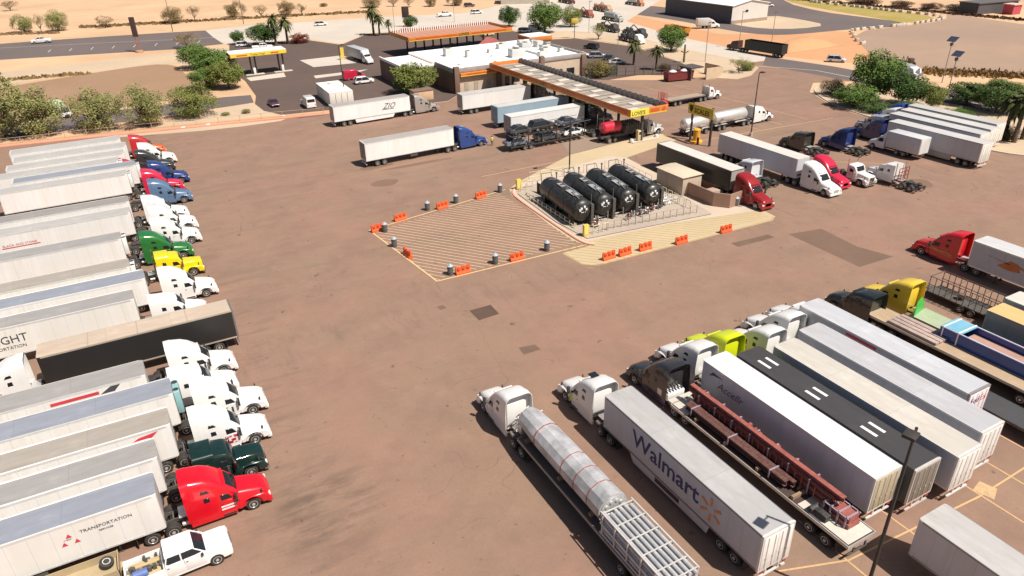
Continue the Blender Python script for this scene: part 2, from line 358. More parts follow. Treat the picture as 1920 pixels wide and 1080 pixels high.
sheet('concrete_apron', GP([(588, 142), (690, 130), (668, 137), (592, 147)]), .012, conc)
sheet('concrete_apron', GP([(462, 146), (532, 136), (536, 144), (470, 152)]), .012, conc)
# tank island slab and its painted kerb
KB = smooth_pts([(47.2, 66.2), (46.4, 67.2), (46.3, 70), (46.9, 85.5), (47.6, 88.2), (49.3, 89.9), (52, 90.8)], 2)
kerb(KB, .22, .14, redc); kerb([(x + .22, y) for x, y in KB], .2, .15, ground_mat('white_kerb', (.6, .5, .45), (.55, .45, .4), .2, 2, 6))
sheet('concrete_slab', [(47.6, 68.2), (66.6, 66.2), (68.4, 78), (68.2, 88.5), (49.6, 89.3), (48.0, 87), (47.1, 75)], .10, ground_mat('grey_slab', (.42, .35, .285), (.36, .305, .25), .1, .8, 6))
# painted markings
ml = MB()
HX0, HX1 = 25.2, 46.1
def top_edge(x): return 85.2 + (x - 25.2) * (89.4 - 85.2) / 21
strip([(24.6, 85.6), (47.4, 89.8)], .18, .006, ml); strip([(24.7, 85.6), (26.5, 67.4)], .18, .008, ml); strip([(26.5, 67.4), (46.6, 66.9)], .18, .006, ml)
struct('painted_line', ml, line_mat((.74, .5, .22), .4))
hm = MB(); sl = -1.28
for i in range(40):
    c0 = 68.6 + i * 1.25
    pts = []
    for x in [25.2 + k * .25 for k in range(85)]:
        y = c0 + sl * (x - 25.2)
        xl = 26.3 - (y - 67.5) * (1.6 / 18)
        if x > xl and x < 46.0 and 67.6 < y < top_edge(x) - .2: pts.append((x, y))
    if len(pts) > 1: strip([pts[0], pts[-1]], .12, .004, hm)
struct('painted_line', hm, line_mat((.60, .43, .28), .45))
hm = MB()
for i in range(34):
    c0 = 61.5 + i * 1.1; pts = []
    for x in [43 + k * .25 for k in range(120)]:
        y = c0 - 1.05 * (x - 43)
        if 60.9 + .02 * (x - 43) < y < 67.4 - .01 * (x - 43) and x < 72.5: pts.append((x, y))
    if len(pts) > 1: strip([pts[0], pts[-1]], .12, .008, hm)
strip([(42.8, 66.3), (43.0, 62.4), (44.0, 61.6), (45.1, 61.3), (71.8, 60.6), (73, 61.3)], .15, .012, hm)
struct('painted_line', hm, line_mat((.36, .27, .10), .15))
yl = MB()
strip([(29, 19.6), (33.5, 18.0), (46, 17.2), (60, 17.4)], .13, .004, yl)
for x in (33.4, 39.0, 46.2, 49.9, 53.8, 57.8): strip([(x, 22), (x, 6)], .12, .008, yl)
strip([(47, 97), (64, 97)], .15, .006, yl); strip([(88, 93.4), (121, 91.2)], .15, .006, yl)
for x in (103, 109, 116): strip([(x, 93), (x - 1, 134)], .12, .009, yl)
strip([(95, 76), (107, 66)], .12, .006, yl)
struct('painted_line', MB().add([(46.6, 16.5, .012), (47.8, 17.0, .012), (47.5, 18.1, .012), (46.2, 17.8, .012)], [(0, 1, 2, 3)]), line_mat((.52, .35, .18), .6))
struct('painted_line', yl, line_mat((.60, .37, .16), .45))
rl = MB(); strip(GP([(0, 90), (200, 80), (330, 74), (410, 70)]), .3, .0, rl); strip(GP([(1340, 118), (1530, 132), (1700, 165), (1850, 198)]), .3, .012, rl)
for i in range(8):
    x = 90 + i * 40; strip([G(x, 98 - i * 2.4), G(x + 5, 93 - i * 2.4)], .25, .0, rl)
struct('painted_line', rl, line_mat((.6, .55, .48), .5))
# ------------------------------------------------------------------ vehicles
def wheel(parent, x, y, r=.5, wd=.3, side=1, rimmat=None, name='wheel'):
    """tyre with its rim; side=+1 shows the rim to +y"""
    t = MB().lathe((x, y, r), (0, 1, 0), [(-wd / 2, r * .62), (-wd / 2, r * .9), (-wd / 2 + .04, r), (wd / 2 - .04, r), (wd / 2, r * .9), (wd / 2, r * .62)], 20).build(name, RUB(), parent, 35)
    s = side; y1 = y + s * wd / 2
    m = MB().lathe((x, y1, r), (0, s, 0), [(-.10, r * .6), (.012, r * .6), (.012, r * .53), (-.05, r * .44), (-.05, r * .25), (.03, r * .22), (.03, r * .1)], 16)
    m.build('rim', rimmat or ALU(), t, 35); return t
def sec(x, w, zb, zt, r, n=4, top=.94):
    wt = w * top; r = min(r, w * .8)
    pts = [(x, -w, zb), (x, -w, (zb + zt) / 2), ]
    for i in range(n + 1):
        a = math.pi - i * math.pi / 2 / n; pts.append((x, -wt + r + r * math.cos(a), zt - r + r * math.sin(a)))
    for i in range(n + 1):
        a = math.pi / 2 - i * math.pi / 2 / n; pts.append((x, wt - r + r * math.cos(a), zt - r + r * math.sin(a)))
    pts += [(x, w, (zb + zt) / 2), (x, w, zb)]
    return pts
TRK = {}
def tractor(style, col, hood_col=None, low=None, rack=None, skirt=True):
    """style: aero (tall fairing), mid, classic (flat top sleeper), day (no sleeper). Nose at x=0, faces +x"""
    key = (style, tuple(col), hood_col, low, rack, skirt)
    if key in TRK: return TRK[key]
    body = paint(col, .22, 0, .06, .5, .6, dust=.02, name='truck_paint'); hoodm = paint(hood_col, .25, 0, .06, .5, .5, name='truck_paint') if hood_col else body
    lowm = paint(low, .3, 0, .06, .5, .4, name='truck_paint') if low else body
    g = glass(); root = empty('sleeper_tractor' if style != 'day' else 'day_cab_tractor', 'semi truck', 'truck tractor')
    P = root
    cls = style in ('classic', 'day')
    back = -3.55 if style == 'day' else -5.0
    # hood
    if cls: S = [(-.12, .72, .6, 1.5, .12), (-.2, .8, .58, 1.6, .14), (-1.2, .84, .58, 1.72, .14), (-2.1, .9, .58, 1.82, .16)]
    else: S = [(-.05, .8, .6, 1.02, .22), (-.1, .92, .56, 1.2, .3), (-.25, 1.02, .53, 1.38, .36), (-.6, 1.08, .52, 1.54, .42), (-1.3, 1.12, .52, 1.74, .46), (-2.1, 1.13, .55, 1.92, .42)]
    MB().loft([sec(*s) for s in S]).build('hood', hoodm, P, 50)
    for s in (-1, 1):
        y0, y1 = (.86, 1.21) if s > 0 else (-1.21, -.86)
        pts = [(-.06, .42), (-.05, .75), (-.18, 1.02), (-.45, 1.2), (-1.2, 1.24), (-1.85, 1.14), (-2.25, .9), (-2.3, .5), (-1.92, .5)]
        pts += [(-1.28 + .6 * math.cos(a), .5 + .6 * math.sin(a)) for a in [R(180 - i * 22.5) for i in range(1, 8)]] + [(-.66, .42)]
        MB().prism(pts, y0, y1).build('fender', hoodm, P, 40, bevel=.1)
        hl = MB().box(-.16, -.02, min(s * .78, s * 1.12), max(s * .78, s * 1.12), .76, .98, .03); hl.build('headlight', paint((.7, .7, .68), .08, 0, .1, 3, .8, name='lamp_lens'), P)
    bx = MB().box(-.3, .04, -1.18, 1.18, .3, .58, .05); bx.build('bumper', CHROME() if cls else paint((.3, .3, .3), .4, .3, .1, 1, name='bumper_grey') if style == 'mid' else hoodm, P)
    MB().box(-.16, -.05 if not cls else -.08, -.5, .5, .62, 1.08 if not cls else 1.45, .03).build('grille', CHROME() if cls else paint((.12, .12, .12), .3, .6, .2, 6, name='dark_grille'), P)
    # cab and sleeper
    if style == 'aero':
        S = [(-2.02, 1.06, .6, 1.92, .24), (-2.3, 1.19, .6, 2.26, .3), (-2.72, 1.21, .6, 2.74, .36), (-3.05, 1.21, .6, 3.1, .42), (-3.5, 1.22, .6, 3.48, .46), (-4.05, 1.23, .6, 3.76, .48), (back + .1, 1.23, .6, 3.93, .48)]
    elif style == 'mid':
        S = [(-2.02, 1.06, .6, 1.92, .24), (-2.3, 1.19, .6, 2.26, .3), (-2.72, 1.21, .6, 2.7, .34), (-3.1, 1.21, .6, 2.92, .34), (-3.8, 1.22, .6, 3.12, .36), (back + .1, 1.22, .6, 3.25, .36)]
    elif style == 'classic':
        S = [(-2.04, 1.0, .6, 1.84, .12), (-2.25, 1.12, .6, 2.2, .14), (-2.45, 1.14, .6, 2.62, .16), (-2.7, 1.15, .6, 2.76, .2), (-3.4, 1.17, .6, 2.86, .2), (-3.5, 1.2, .6, 3.1, .26), (back + .1, 1.2, .6, 3.18, .26)]
    else:
        S = [(-2.04, 1.0, .6, 1.84, .12), (-2.25, 1.12, .6, 2.2, .14), (-2.45, 1.14, .6, 2.58, .16), (-2.7, 1.15, .6, 2.72, .2), (back, 1.15, .6, 2.78, .22)]
    cab = MB().loft([sec(*s) for s in S]).build('cab', body, P, 50)
    # windscreen follows the cab front
    a, b = (2.06, 2.68) if not cls else (2.09, 2.43)
    za, zb_ = (1.98, 2.68) if not cls else (1.94, 2.56)
    ws = MB(); ns = 6
    rows = []
    for k in range(3):
        t = k / 2; x = -a + (a - b) * t; z = za + (zb_ - za) * t
        rows.append([(x - .1 * abs(u) ** 3 + .035, u * (.86 + .06 * t), z + .03) for u in [-1 + 2 * i / ns for i in range(ns + 1)]])
    v = [p for r_ in rows for p in r_]; f = [(k * (ns + 1) + i, k * (ns + 1) + i + 1, (k + 1) * (ns + 1) + i + 1, (k + 1) * (ns + 1) + i) for k in range(2) for i in range(ns)]
    ws.add(v, f); o = ws.build('windshield', g, P, 60, fix=True); sm = o.modifiers.new('thick', 'SOLIDIFY'); sm.thickness = .03; sm.offset = 0
    for s in (-1, 1):
        dm = MB().prism([(-2.32, .72), (-2.34, 1.62), (-2.78, 1.7), (-3.32, 1.7), (-3.34, .72)], *sorted((s * 1.12, s * (1.222 if not cls else 1.165)))).build('door', body, P, 40, bevel=.012)
        MB().box(-3.25, -3.1, *sorted((s * 1.15, s * (1.245 if not cls else 1.19))), 1.45, 1.5).build('handle', BLK(), dm)
        yy = 1.225 if not cls else 1.17
        MB().prism([(-2.46, 1.8), (-2.72, 2.2), (-3.2, 2.26), (-3.2, 1.78)], *sorted((s * 1.1, s * yy))).build('side_window', g, P, 40, bevel=.015)
        if style != 'day':
            MB().prism([(-3.85, 2.02), (-3.9, 2.4), (-4.25, 2.42), (-4.28, 2.02)], *sorted((s * 1.1, s * (1.235 if not cls else 1.205)))).build('sleeper_window', g, P, 40, bevel=.02)
        if style == 'aero':
            MB().prism([(-3.78, 2.78), (-3.95, 3.0), (-4.3, 3.04), (-4.35, 2.8)], *sorted((s * 1.08, s * 1.222))).build('sleeper_window', g, P, 40, bevel=.02)
        mm = MB().box(-2.3, -2.14, *sorted((s * 1.36, s * 1.6)), 1.55, 2.25, .03); mm.tube((-2.3, s * 1.15, 2.15), (-2.22, s * 1.4, 2.12), .025, n=5).tube((-2.3, s * 1.15, 1.65), (-2.22, s * 1.4, 1.68), .025, n=5)
        mm.build('mirror', BLK() if not cls else CHROME(), P)
        MB().box(-.62, -.5, *sorted((s * 1.02, s * 1.1)), 1.2, 1.55, .015).build('hood_mirror', BLK(), P)
        sx0 = back - .35
        if skirt and not cls:
            MB().box(sx0, -2.34, *sorted((s * 1.02, s * 1.215)), .32, .74, .04).build('side_skirt', lowm, P)
            MB().box(-3.3, -2.45, *sorted((s * 1.1, s * 1.235)), .4, .55, .01).build('step', BLK(), P)
        else:
            MB().lathe((-4.9 if style != 'day' else -3.9, s * .9, .66), (1, 0, 0), [(0, .24), (.03, .3), (1.35, .3), (1.38, .24)], 16).build('fuel_tank', CHROME(), P)
            MB().box(-3.2, -2.4, *sorted((s * .85, s * 1.12)), .38, .46, .01).box(-3.2, -2.4, *sorted((s * .85, s * 1.12)), .62, .68, .01).build('step', ALU(), P)
        if cls: MB().tube((back - .12, s * 1.0, .8), (back - .12, s * 1.0, 3.5), .075, n=10).build('exhaust_stack', CHROME(), P)
    if style == 'aero':     # hollow fairing shell behind the sleeper
        rg = []
        for x, k in ((back + .1, 0), (back - .45, .0)):
            o_ = sec(x, 1.245, .75, 3.955 if k == 0 else 3.98, .5); i_ = sec(x, 1.205, .75, 3.9, .47)
            rg.append(o_ + list(reversed(i_)))
        MB().loft(rg).build('roof_fairing', body, P, 50)
        MB().box(back - .02, back + .1, -.85, .85, 1.0, 3.1, .02).build('back_panel', body, P)
    if style == 'mid':
        rg = []
        for x in (back + .1, back - .3):
            rg.append(sec(x, 1.235, .75, 3.27, .38) + list(reversed(sec(x, 1.2, .75, 3.22, .35))))
        MB().loft(rg).build('roof_fairing', body, P, 50)
    if not cls:
        MB().box(-3.1, -2.72, -.8, .8, 2.80 if style == 'mid' else 2.86, 2.9 if style == 'mid' else 2.98, .02).build('sun_visor', body, P)
    # frame
    dx = 0 if style != 'day' else 1.9
    end = -8.75 + dx
    fm = MB()
    for s in (-1, 1): fm.box(end, -1.0, *sorted((s * .38, s * .46)), .72, .98)
    for x in (end + .02, -7.9 + dx, -7.15 + dx, -6.4 + dx, -5.6 + dx, -4.2, -2.6): fm.box(x, x + .1, -.38, .38, .76, .94)
    fm.tube((-6.5 + dx, -.95, .5), (-6.5 + dx, .95, .5), .09, n=8).tube((-7.8 + dx, -.95, .5), (-7.8 + dx, .95, .5), .09, n=8).tube((-1.28, -.95, .48), (-1.28, .95, .48), .07, n=8)
    fm.build('frame', DKG(), P)
    MB().box(-6.0 + dx, back - .25, -.6, .6, 1.0, 1.03).build('deck_plate', ALU(), P)
    MB().lathe((-7.15 + dx, 0, 1.0), (0, 0, 1), [(0, .5), (.14, .52), (.16, .45)], 14).box(-8.0 + dx, -7.1 + dx, -.3, .3, .99, 1.1, .02).build('fifth_wheel', BLK(), P)
    for s in (-1, 1):
        wheel(P, -1.28, s * 1.02, .5, .3, s); wheel(P, -6.5 + dx, s * .92, .5, .58, s); wheel(P, -7.8 + dx, s * .92, .5, .58, s)
        MB().box(end + .05, end + .08, *sorted((s * .6, s * 1.2)), .25, .85).build('mudflap', RUB(), P)
        MB().lathe((-5.9 + dx, s * .72, .55), (1, 0, 0), [(0, .1), (.02, .15), (.5, .15), (.52, .1)], 10).build('air_tank', ALU(), P)
    if rack:    # white or chrome headache rack behind the sleeper
        rm = MB()
        for y in (-1.1, -.4, .4, 1.1): rm.box(back - .75, back - .68, y - .04, y + .04, 1.0, 2.9)
        for z in (1.05, 1.7, 2.3, 2.86): rm.box(back - .76, back - .67, -1.15, 1.15, z - .04, z + .04)
        rm.build('headache_rack', paint(rack, .3, .3, .1, 1, name='rack_metal'), P)
    TRK[key] = root; return root
TRL = {}
def bogie(P, xs, r=.5):
    m = MB()
    for x in xs: m.tube((x, -.95, r), (x, .95, r), .08, n=8)
    m.box(min(xs) - .7, max(xs) + .7, -.55, -.43, .6, 1.14).box(min(xs) - .7, max(xs) + .7, .43, .55, .6, 1.14)
    m.build('bogie', DKG(), P)
    for x in xs:
        for s in (-1, 1): wheel(P, x, s * .95, r, .6, s)
    for s in (-1, 1): MB().box(min(xs) - .78, min(xs) - .75, *sorted((s * .62, s * 1.24)), .22, 1.1).build('mudflap', RUB(), P)
def trailer(side=(.78, .76, .73), roof=(.30, .285, .27), L=16.15, H=4.1, skirt=None, reefer=None, frame=None, door=None, period=1.22, zb=1.17, rear_frame=None, rim=.1, split=True, roof_marks=False):
    key = (side, roof, L, H, skirt, reefer, frame, door, period, zb, rear_frame, rim, roof_marks)
    if key in TRL: return TRL[key]
    P = empty('box_trailer', 'trailer', 'semi trailer')
    sm = ribbed(side, period, .03, 0, .42, name='trailer_side', dust=.15)
    # walls: rounded front corners
    def outline(w, r, x1):
        pts = [(x1, -w), (-r, -w)] + [(-r + r * math.sin(a), -w + r - r * math.cos(a)) for a in [R(30), R(60), R(90)]] + [(-r + r * math.cos(a), w - r + r * math.sin(a)) for a in [R(0), R(30), R(60)]] + [(-r, w), (x1, w)]
        return pts
    MB().prism(outline(1.3, .18, -L), zb, H - .02, 'z').build('box', sm, P, 40)
    rb = MB().prism(outline(1.3 - rim, .15, -L + rim * 1.5), H - .015, H + .005, 'z')
    rb.build('roof', ribbed(roof, 5.4 if not roof_marks else 60, .008, 0, .5, name='trailer_roof', dust=.35, var=.2, streak=False), P, 40)
    fr = paint(frame or (.7, .69, .67), .35, .2, .1, 1, dust=.1, name='trailer_frame')
    m = MB()
    for s in (-1, 1):
        m.box(-L, -.3, *sorted((s * 1.27, s * 1.312)), H - .14, H + .012); m.box(-L, -.3, *sorted((s * 1.27, s * 1.312)), zb - .03, zb + .12)
    m.build('side_rail', fr, P)
    rf = paint(rear_frame or (.72, .71, .69), .35, .2, .1, 1, dust=.15, name='rear_frame')
    m = MB()
    for s in (-1, 1): m.box(-L - .03, -L + .12, *sorted((s * 1.2, s * 1.315)), zb - .04, H + .015)
    m.box(-L - .03, -L + .16, -1.2, 1.2, H - .13, H + .018); m.box(-L - .03, -L + .12, -1.2, 1.2, zb - .05, zb + .1)
    m.build('rear_frame', rf, P)
    dmat = paint(door or side, .4, 0, .08, 1, dust=.12, name='door_skin')
    for s in (-1, 1):
        d = MB().box(-L - .05, -L - .005, *sorted((s * .012, s * 1.19)), zb + .12, H - .15, .008).build('door', dmat, P)
        lb = MB()
        for y in (.28, .85): lb.tube((-L - .08, s * y, zb + .15), (-L - .08, s * y, H - .2), .018, n=5); lb.box(-L - .1, -L - .05, s * y - .04, s * y + .04, zb + .9, zb + 1.05)
        lb.build('lock_rod', ALU(), d)
    MB().box(-L - .02, -L + .1, -1.15, 1.15, .5, .62).box(-L, -L + .08, -.6, -.5, .55, zb).box(-L, -L + .08, .5, .6, .55, zb).build('bumper', rf, P)
    MB().box(-L - .045, -L - .02, -1.1, -.8, .92, 1.05).box(-L - .045, -L - .02, .8, 1.1, .92, 1.05).build('tail_light', paint((.4, .02, .02), .3, name='red_lens'), P)
    lg = MB()
    for s in (-1, 1): lg.box(-3.05, -2.9, *sorted((s * .55, s * .7)), .12, zb).box(-3.12, -2.82, *sorted((s * .5, s * .76)), .06, .12)
    lg.box(-3.0, -2.95, -.6, .6, .6, .7).build('landing_gear', DKG(), P)
    bogie(P, (-L + 1.9, -L + 3.15))
    if skirt:
        for s in (-1, 1): MB().prism([(-3.4, zb), (-3.9, .42), (-L + 4.4, .38), (-L + 4.2, zb)], *sorted((s * 1.22, s * 1.26))).build('side_skirt', paint(skirt, .45, 0, .1, 1, dust=.2, name='skirt'), P, 30)
    else:
        MB().box(-8.3, -7.0, -1.2, -.75, .55, .95, .03).build('tool_box', DKG(), P)
    if reefer:
        rm = paint(reefer, .35, 0, .08, 1, dust=.1, name='reefer_cowl')
        ru = MB().box(.02, .5, -1.0, 1.0, 1.9, 3.95, .1).build('reefer_unit', rm, P)
        MB().box(.49, .515, -.8, -.1, 2.9, 3.7).box(.49, .515, .1, .8, 2.9, 3.7).box(.49, .515, -.6, .6, 2.1, 2.6).build('reefer_grille', BLK(), ru)
        for s in (-1, 1): MB().lathe((.25, s * .55, 3.93), (0, 0, 1), [(0, .22), (.05, .22), (.05, .12)], 12).build('fan', BLK(), ru)
        MB().lathe((-2.6, -.5, .55), (0, 1, 0), [(0, .26), (.03, .3), (.97, .3), (1.0, .26)], 14).build('fuel_tank', ALU(), P)
    else:
        MB().box(.0, .05, -.9, .9, 1.5, 1.75, .01).build('gladhand_plate', DKG(), P)
    if roof_marks:
        for x in (-1.6, -6.4, -11.3):
            for y in (-.42, .42): MB().box(x - 1.3, x, y - .13, y + .13, H + .006, H + .012).build('roof_strip', WHT(), P)
    TRL[key] = P; return P
def flatbed(L=14.6, deck=(.3, .2, .13), rail=(.5, .5, .5), zt=1.45, name='flatbed_trailer', stake=True):
    P = empty(name, 'flatbed', 'flatbed trailer')
    m = MB().box(-L, 0, -1.24, 1.24, zt - .1, zt)
    m.build('deck', ribbed(deck, .31, .08, 1, .7, name='deck_planks', dust=.3, var=.25, groove=.4, streak=False), P)
    r = MB()
    for s in (-1, 1): r.box(-L, .02, *sorted((s * 1.24, s * 1.3)), zt - .22, zt + .012)
    r.box(-L - .04, -L, -1.3, 1.3, zt - .3, zt + .01); r.box(.0, .06, -1.3, 1.3, zt - .25, zt + .05)
    r.build('side_rail', paint(rail, .45, .4, .2, 1, dust=.25, name='rail'), P)
    b = MB()
    for s in (-1, 1): b.box(-L + .1, -.3, *sorted((s * .45, s * .55)), zt - .55, zt - .1)
    for i in range(int(L / .9)): b.box(-L + .3 + i * .9, -L + .36 + i * .9, -1.2, 1.2, zt - .2, zt - .1)
    b.build('beam', DKG(), P)
    MB().box(-L - .02, -L + .08, -1.1, 1.1, .5, .6).box(-L, -L + .08, -.6, -.5, .55, zt - .3).box(-L, -L + .08, .5, .6, .55, zt - .3).build('bumper', DKG(), P)
    MB().box(-3.0, -2.88, -.7, -.58, .1, zt - .3).box(-3.0, -2.88, .58, .7, .1, zt - .3).build('landing_gear', DKG(), P)
    bogie(P, (-L + 1.6, -L + 2.9), .48); return P
CARC = {}
def car(style, col, rim=None):
    key = (style, tuple(col))
    if key in CARC: return CARC[key]
    nm = {'sedan': 'parked_car', 'suv': 'sport_utility_car', 'pickup': 'pickup_truck', 'van': 'cargo_van', 'cab': 'small_truck'}[style]
    P = empty(nm, 'car', {'sedan': 'car', 'suv': 'car', 'pickup': 'pickup truck', 'van': 'van', 'cab': 'truck'}[style])
    b = paint(col, .25, 0, .05, 1, .5, dust=.05, name='car_paint'); g = glass()
    if style == 'sedan': L, W, r = 4.7, .9, .33; low = [(0, .5, .62), (-.15, .35, .74), (-1.3, .3, .93), (-3.7, .3, .98), (-4.5, .35, .95), (-4.7, .45, .7)]; cabn = [(-1.25, .9), (-2.0, 1.38), (-3.2, 1.42), (-4.1, .96)]; ro = (-3.15, -2.05, 1.42); wx = (-.9, -3.7)
    if style == 'suv': L, W, r = 4.8, .96, .38; low = [(0, .5, .75), (-.12, .4, .95), (-1.3, .38, 1.1), (-3.9, .38, 1.12), (-4.7, .42, 1.1), (-4.8, .5, .9)]; cabn = [(-1.2, 1.08), (-1.9, 1.68), (-4.3, 1.7), (-4.72, 1.1)]; ro = (-4.3, -1.95, 1.72); wx = (-.95, -3.8)
    if style == 'pickup': L, W, r = 6.2, 1.03, .46; low = [(0, .6, 1.05), (-.07, .5, 1.26), (-.4, .45, 1.34), (-1.6, .45, 1.38), (-4.0, .45, 1.38)]; cabn = [(-1.5, 1.36), (-2.2, 2.0), (-3.75, 2.04), (-3.97, 1.38)]; ro = (-3.85, -2.15, 2.06); wx = (-1.05, -4.95)
    if style == 'van': L, W, r = 5.6, 1.0, .36; low = [(0, .5, .8), (-.12, .4, 1.05), (-.9, .35, 1.25), (-5.5, .35, 1.3), (-5.6, .4, 1.25)]; cabn = [(-.8, 1.22), (-1.6, 1.9), (-2.3, 1.92), (-2.35, 1.28)]; ro = None; wx = (-.95, -4.5)
    if style == 'cab': L, W, r = 2.4, .95, .4; low = [(0, .5, .9), (-.1, .45, 1.3), (-2.1, .45, 1.4), (-2.2, .45, 1.4)]; cabn = [(-.15, 1.3), (-.6, 2.15), (-2.1, 2.2), (-2.2, 1.38)]; ro = (-2.15, -.55, 2.25); wx = (-.7,)
    MB().loft([sec(x, W * (.93 if i in (0,) else 1), zb, zt, .14, 3, .96) for i, (x, zb, zt) in enumerate(low)]).build('body', b, P, 50)
    def cs(x, z, k=.86): zb2 = .8 if style != 'cab' else 1.2; return sec(x, W * .97, min(z, zb2), z, .1, 2, k)
    MB().loft([cs(x, z) for x, z in cabn]).build('window', g, P, 40)
    if ro: MB().loft([sec(ro[1] + .02, W * .85, ro[2] - .05, ro[2] - .01, .04, 2), sec((ro[0] + ro[1]) / 2, W * .86, ro[2] - .06, ro[2] + .03, .05, 2), sec(ro[0], W * .85, ro[2] - .05, ro[2], .04, 2)]).build('roof', b, P, 50)
    if style in ('pickup', 'suv', 'sedan', 'cab'):
        pl = MB()
        x1, z1 = cabn[0]; x2, z2 = cabn[1]; x3, z3 = cabn[2]; x4, z4 = cabn[3]
        for s in (-1, 1):
            k = s * W * .87
            pl.tube((x1, s * W * .9, z1), (x2, k * .96, z2), .045, n=5).tube((x3, k * .96, z3), (x4, s * W * .9, z4), .055, n=5).tube(((x2 + x3) / 2, k * .98, z2), ((x2 + x3) / 2, s * W * .95, z1), .05, n=5)
        pl.build('pillar', b, P)
    if style == 'pickup':
        for s in (-1, 1):
            for x0, x1 in ((-2.85, -1.62), (-3.95, -2.87)):
                dr = MB().box(x0, x1, *sorted((s * .88, s * 1.045)), .6, 1.52, .02).build('door', b, P); MB().box(x0 + .08, x0 + .22, *sorted((s * 1.0, s * 1.065)), 1.28, 1.33).build('handle', BLK(), dr)
    if style == 'van':
        MB().loft([sec(-2.1, .96, .9, 2.3, .2), sec(-2.4, 1.0, .9, 2.45, .2), (sec(-5.5, 1.0, .9, 2.45, .2)), sec(-5.58, .97, .95, 2.35, .2)]).build('cargo_body', b, P, 50)
        MB().box(-5.62, -5.57, -.8, .8, 1.5, 2.1, .01).build('rear_window', g, P)
    if style == 'pickup':
        m = MB()
        for s in (-1, 1): m.box(-6.2, -3.98, *sorted((s * .94, s * 1.04)), .55, 1.36, .03)
        m.box(-6.22, -6.12, -.98, .98, .6, 1.34, .02).box(-4.06, -3.98, -.98, .98, .5, 1.36).box(-6.15, -3.98, -.94, .94, .5, .7)
        m.build('truck_bed', b, P, 40)
    for x in wx:
        for s in (-1, 1): wheel(P, x, s * (W - .1), r, .24, s)
    for s in (-1, 1):
        MB().box(-.1, .01, *sorted((s * W * .55, s * W * .88)), low[0][2] - .14, low[0][2] + .02, .02).build('headlight', paint((.7, .7, .68), .08, 0, .1, 3, .8, name='lamp_lens'), P)
        if style != 'cab': MB().box(-L - .01, -L + .06, *sorted((s * W * .7, s * W * .9)), .75, .95).build('tail_light', paint((.4, .02, .02), .3, name='red_lens'), P)
        MB().box(cabn[0][0] - .35, cabn[0][0] - .2, *sorted((s * (W + .0), s * (W + .16))), cabn[0][1] + .02, cabn[0][1] + .2, .02).build('mirror', BLK() if style != 'van' else b, P)
    MB().box(-.12, .04, -W * .5, W * .5, .5, low[0][2] - .05, .02).build('grille', BLK(), P)
    CARC[key] = P; return P
# ------------------------------------------------------------------ left row, noses towards +x
WT = (.78, .765, .74); GL = 'tractors in the long row at the left'; TLG = 'box trailers in the long row at the left'
left_tr = [
 ('aero', (.50, .03, .03), 5.0, 139.0, 'red tractor with an orange hood at the far end of the left row', dict(hood_col=(.62, .12, .03))),
 ('aero', WT, 6.0, 132.8, 'white tall-roof tractor between the orange-hooded one and the black one in the left row', {}),
 ('aero', (.035, .035, .035), 5.3, 128.4, 'black tall-roof tractor in the far part of the left row', {}),
 ('aero', (.50, .02, .04), 2.2, 124.6, 'dark crimson tractor half hidden between the black and the navy tractor', {}),
 ('aero', (.02, .045, .17), 6.6, 120.6, 'glossy navy blue tractor in the left row', {}),
 ('aero', (.60, .02, .06), 5.4, 116.6, 'crimson tractor between the navy and the steel blue one', {}),
 ('aero', (.10, .17, .28), 5.9, 111.0, 'steel blue tractor without a trailer in the left row', {}),
 ('aero', WT, 4.6, 104.0, 'white tractor right beside the steel blue one', {}),
 ('aero', WT, 5.1, 99.4, 'white tractor coupled to the trailer with a red patch on its nose', {}),
 ('aero', WT, 4.9, 94.6, 'white tractor without a trailer beside the green one', {}),
 ('aero', (.02, .15, .03), 3.4, 90.2, 'bright green tractor in the middle of the left row', {}),
 ('classic', (.82, .60, .005), 3.9, 84.6, 'bright yellow flat-topped tractor beside the green one', {}),
 ('aero', WT, 4.4, 78.2, 'white tractor in front of the bluish-roofed trailer, just after the yellow one', {}),
 ('mid', WT, 2.8, 73.2, 'white low-roof tractor next to the backed-in black-sided trailer', {}),
 ('aero', WT, 3.5, 61.4, 'white tractor without a trailer on the near side of the black-sided trailer', {}),
 ('mid', WT, 3.1, 57.8, 'white low tractor squeezed between two taller white ones in the near left row', {}),
 ('aero', WT, 4.7, 54.0, 'white tractor whose nose sticks out furthest in the near left row', {}),
 ('aero', WT, 4.1, 50.0, 'white tractor with red markings on its door beside the dark green one', {}),
 ('classic', (.006, .024, .02), 3.1, 46.3, 'very dark green long-nosed tractor beside the red one', {}),
 ('aero', (.66, .006, .018), 2.6, 42.8, 'bright red tractor with two white door stripes at the near end of the left row', {}),
]
LT = []
for st, c, u, v, lab, kw in left_tr: LT.append(place(tractor(st, c, **kw), (u, v), random.uniform(-.01, .01), lab, GL))
stripe = paint((.85, .8, .78), .3, name='stripe_white')
for z in (.95, 1.18): MB().box(-2.3 - 1.0, -2.34, -1.235, -1.222, z, z + .12).build('door_stripe', stripe, LT[-1])
redm = paint((.62, .05, .07), .35, name='red_print'); 
m = MB(); rr = random.Random(3)
for i in range(26):
    x, z, a = rr.uniform(-4.4, -2.4), rr.uniform(.85, 1.6), rr.uniform(.05, .16); m.box(x - a, x + a, -1.236, -1.224, z - a * .7, z + a * .7)
m.build('door_print', redm, LT[17])
GR, BL, BE, LG = (.36, .345, .335), (.30, .32, .375), (.40, .36, .315), (.48, .465, .445)
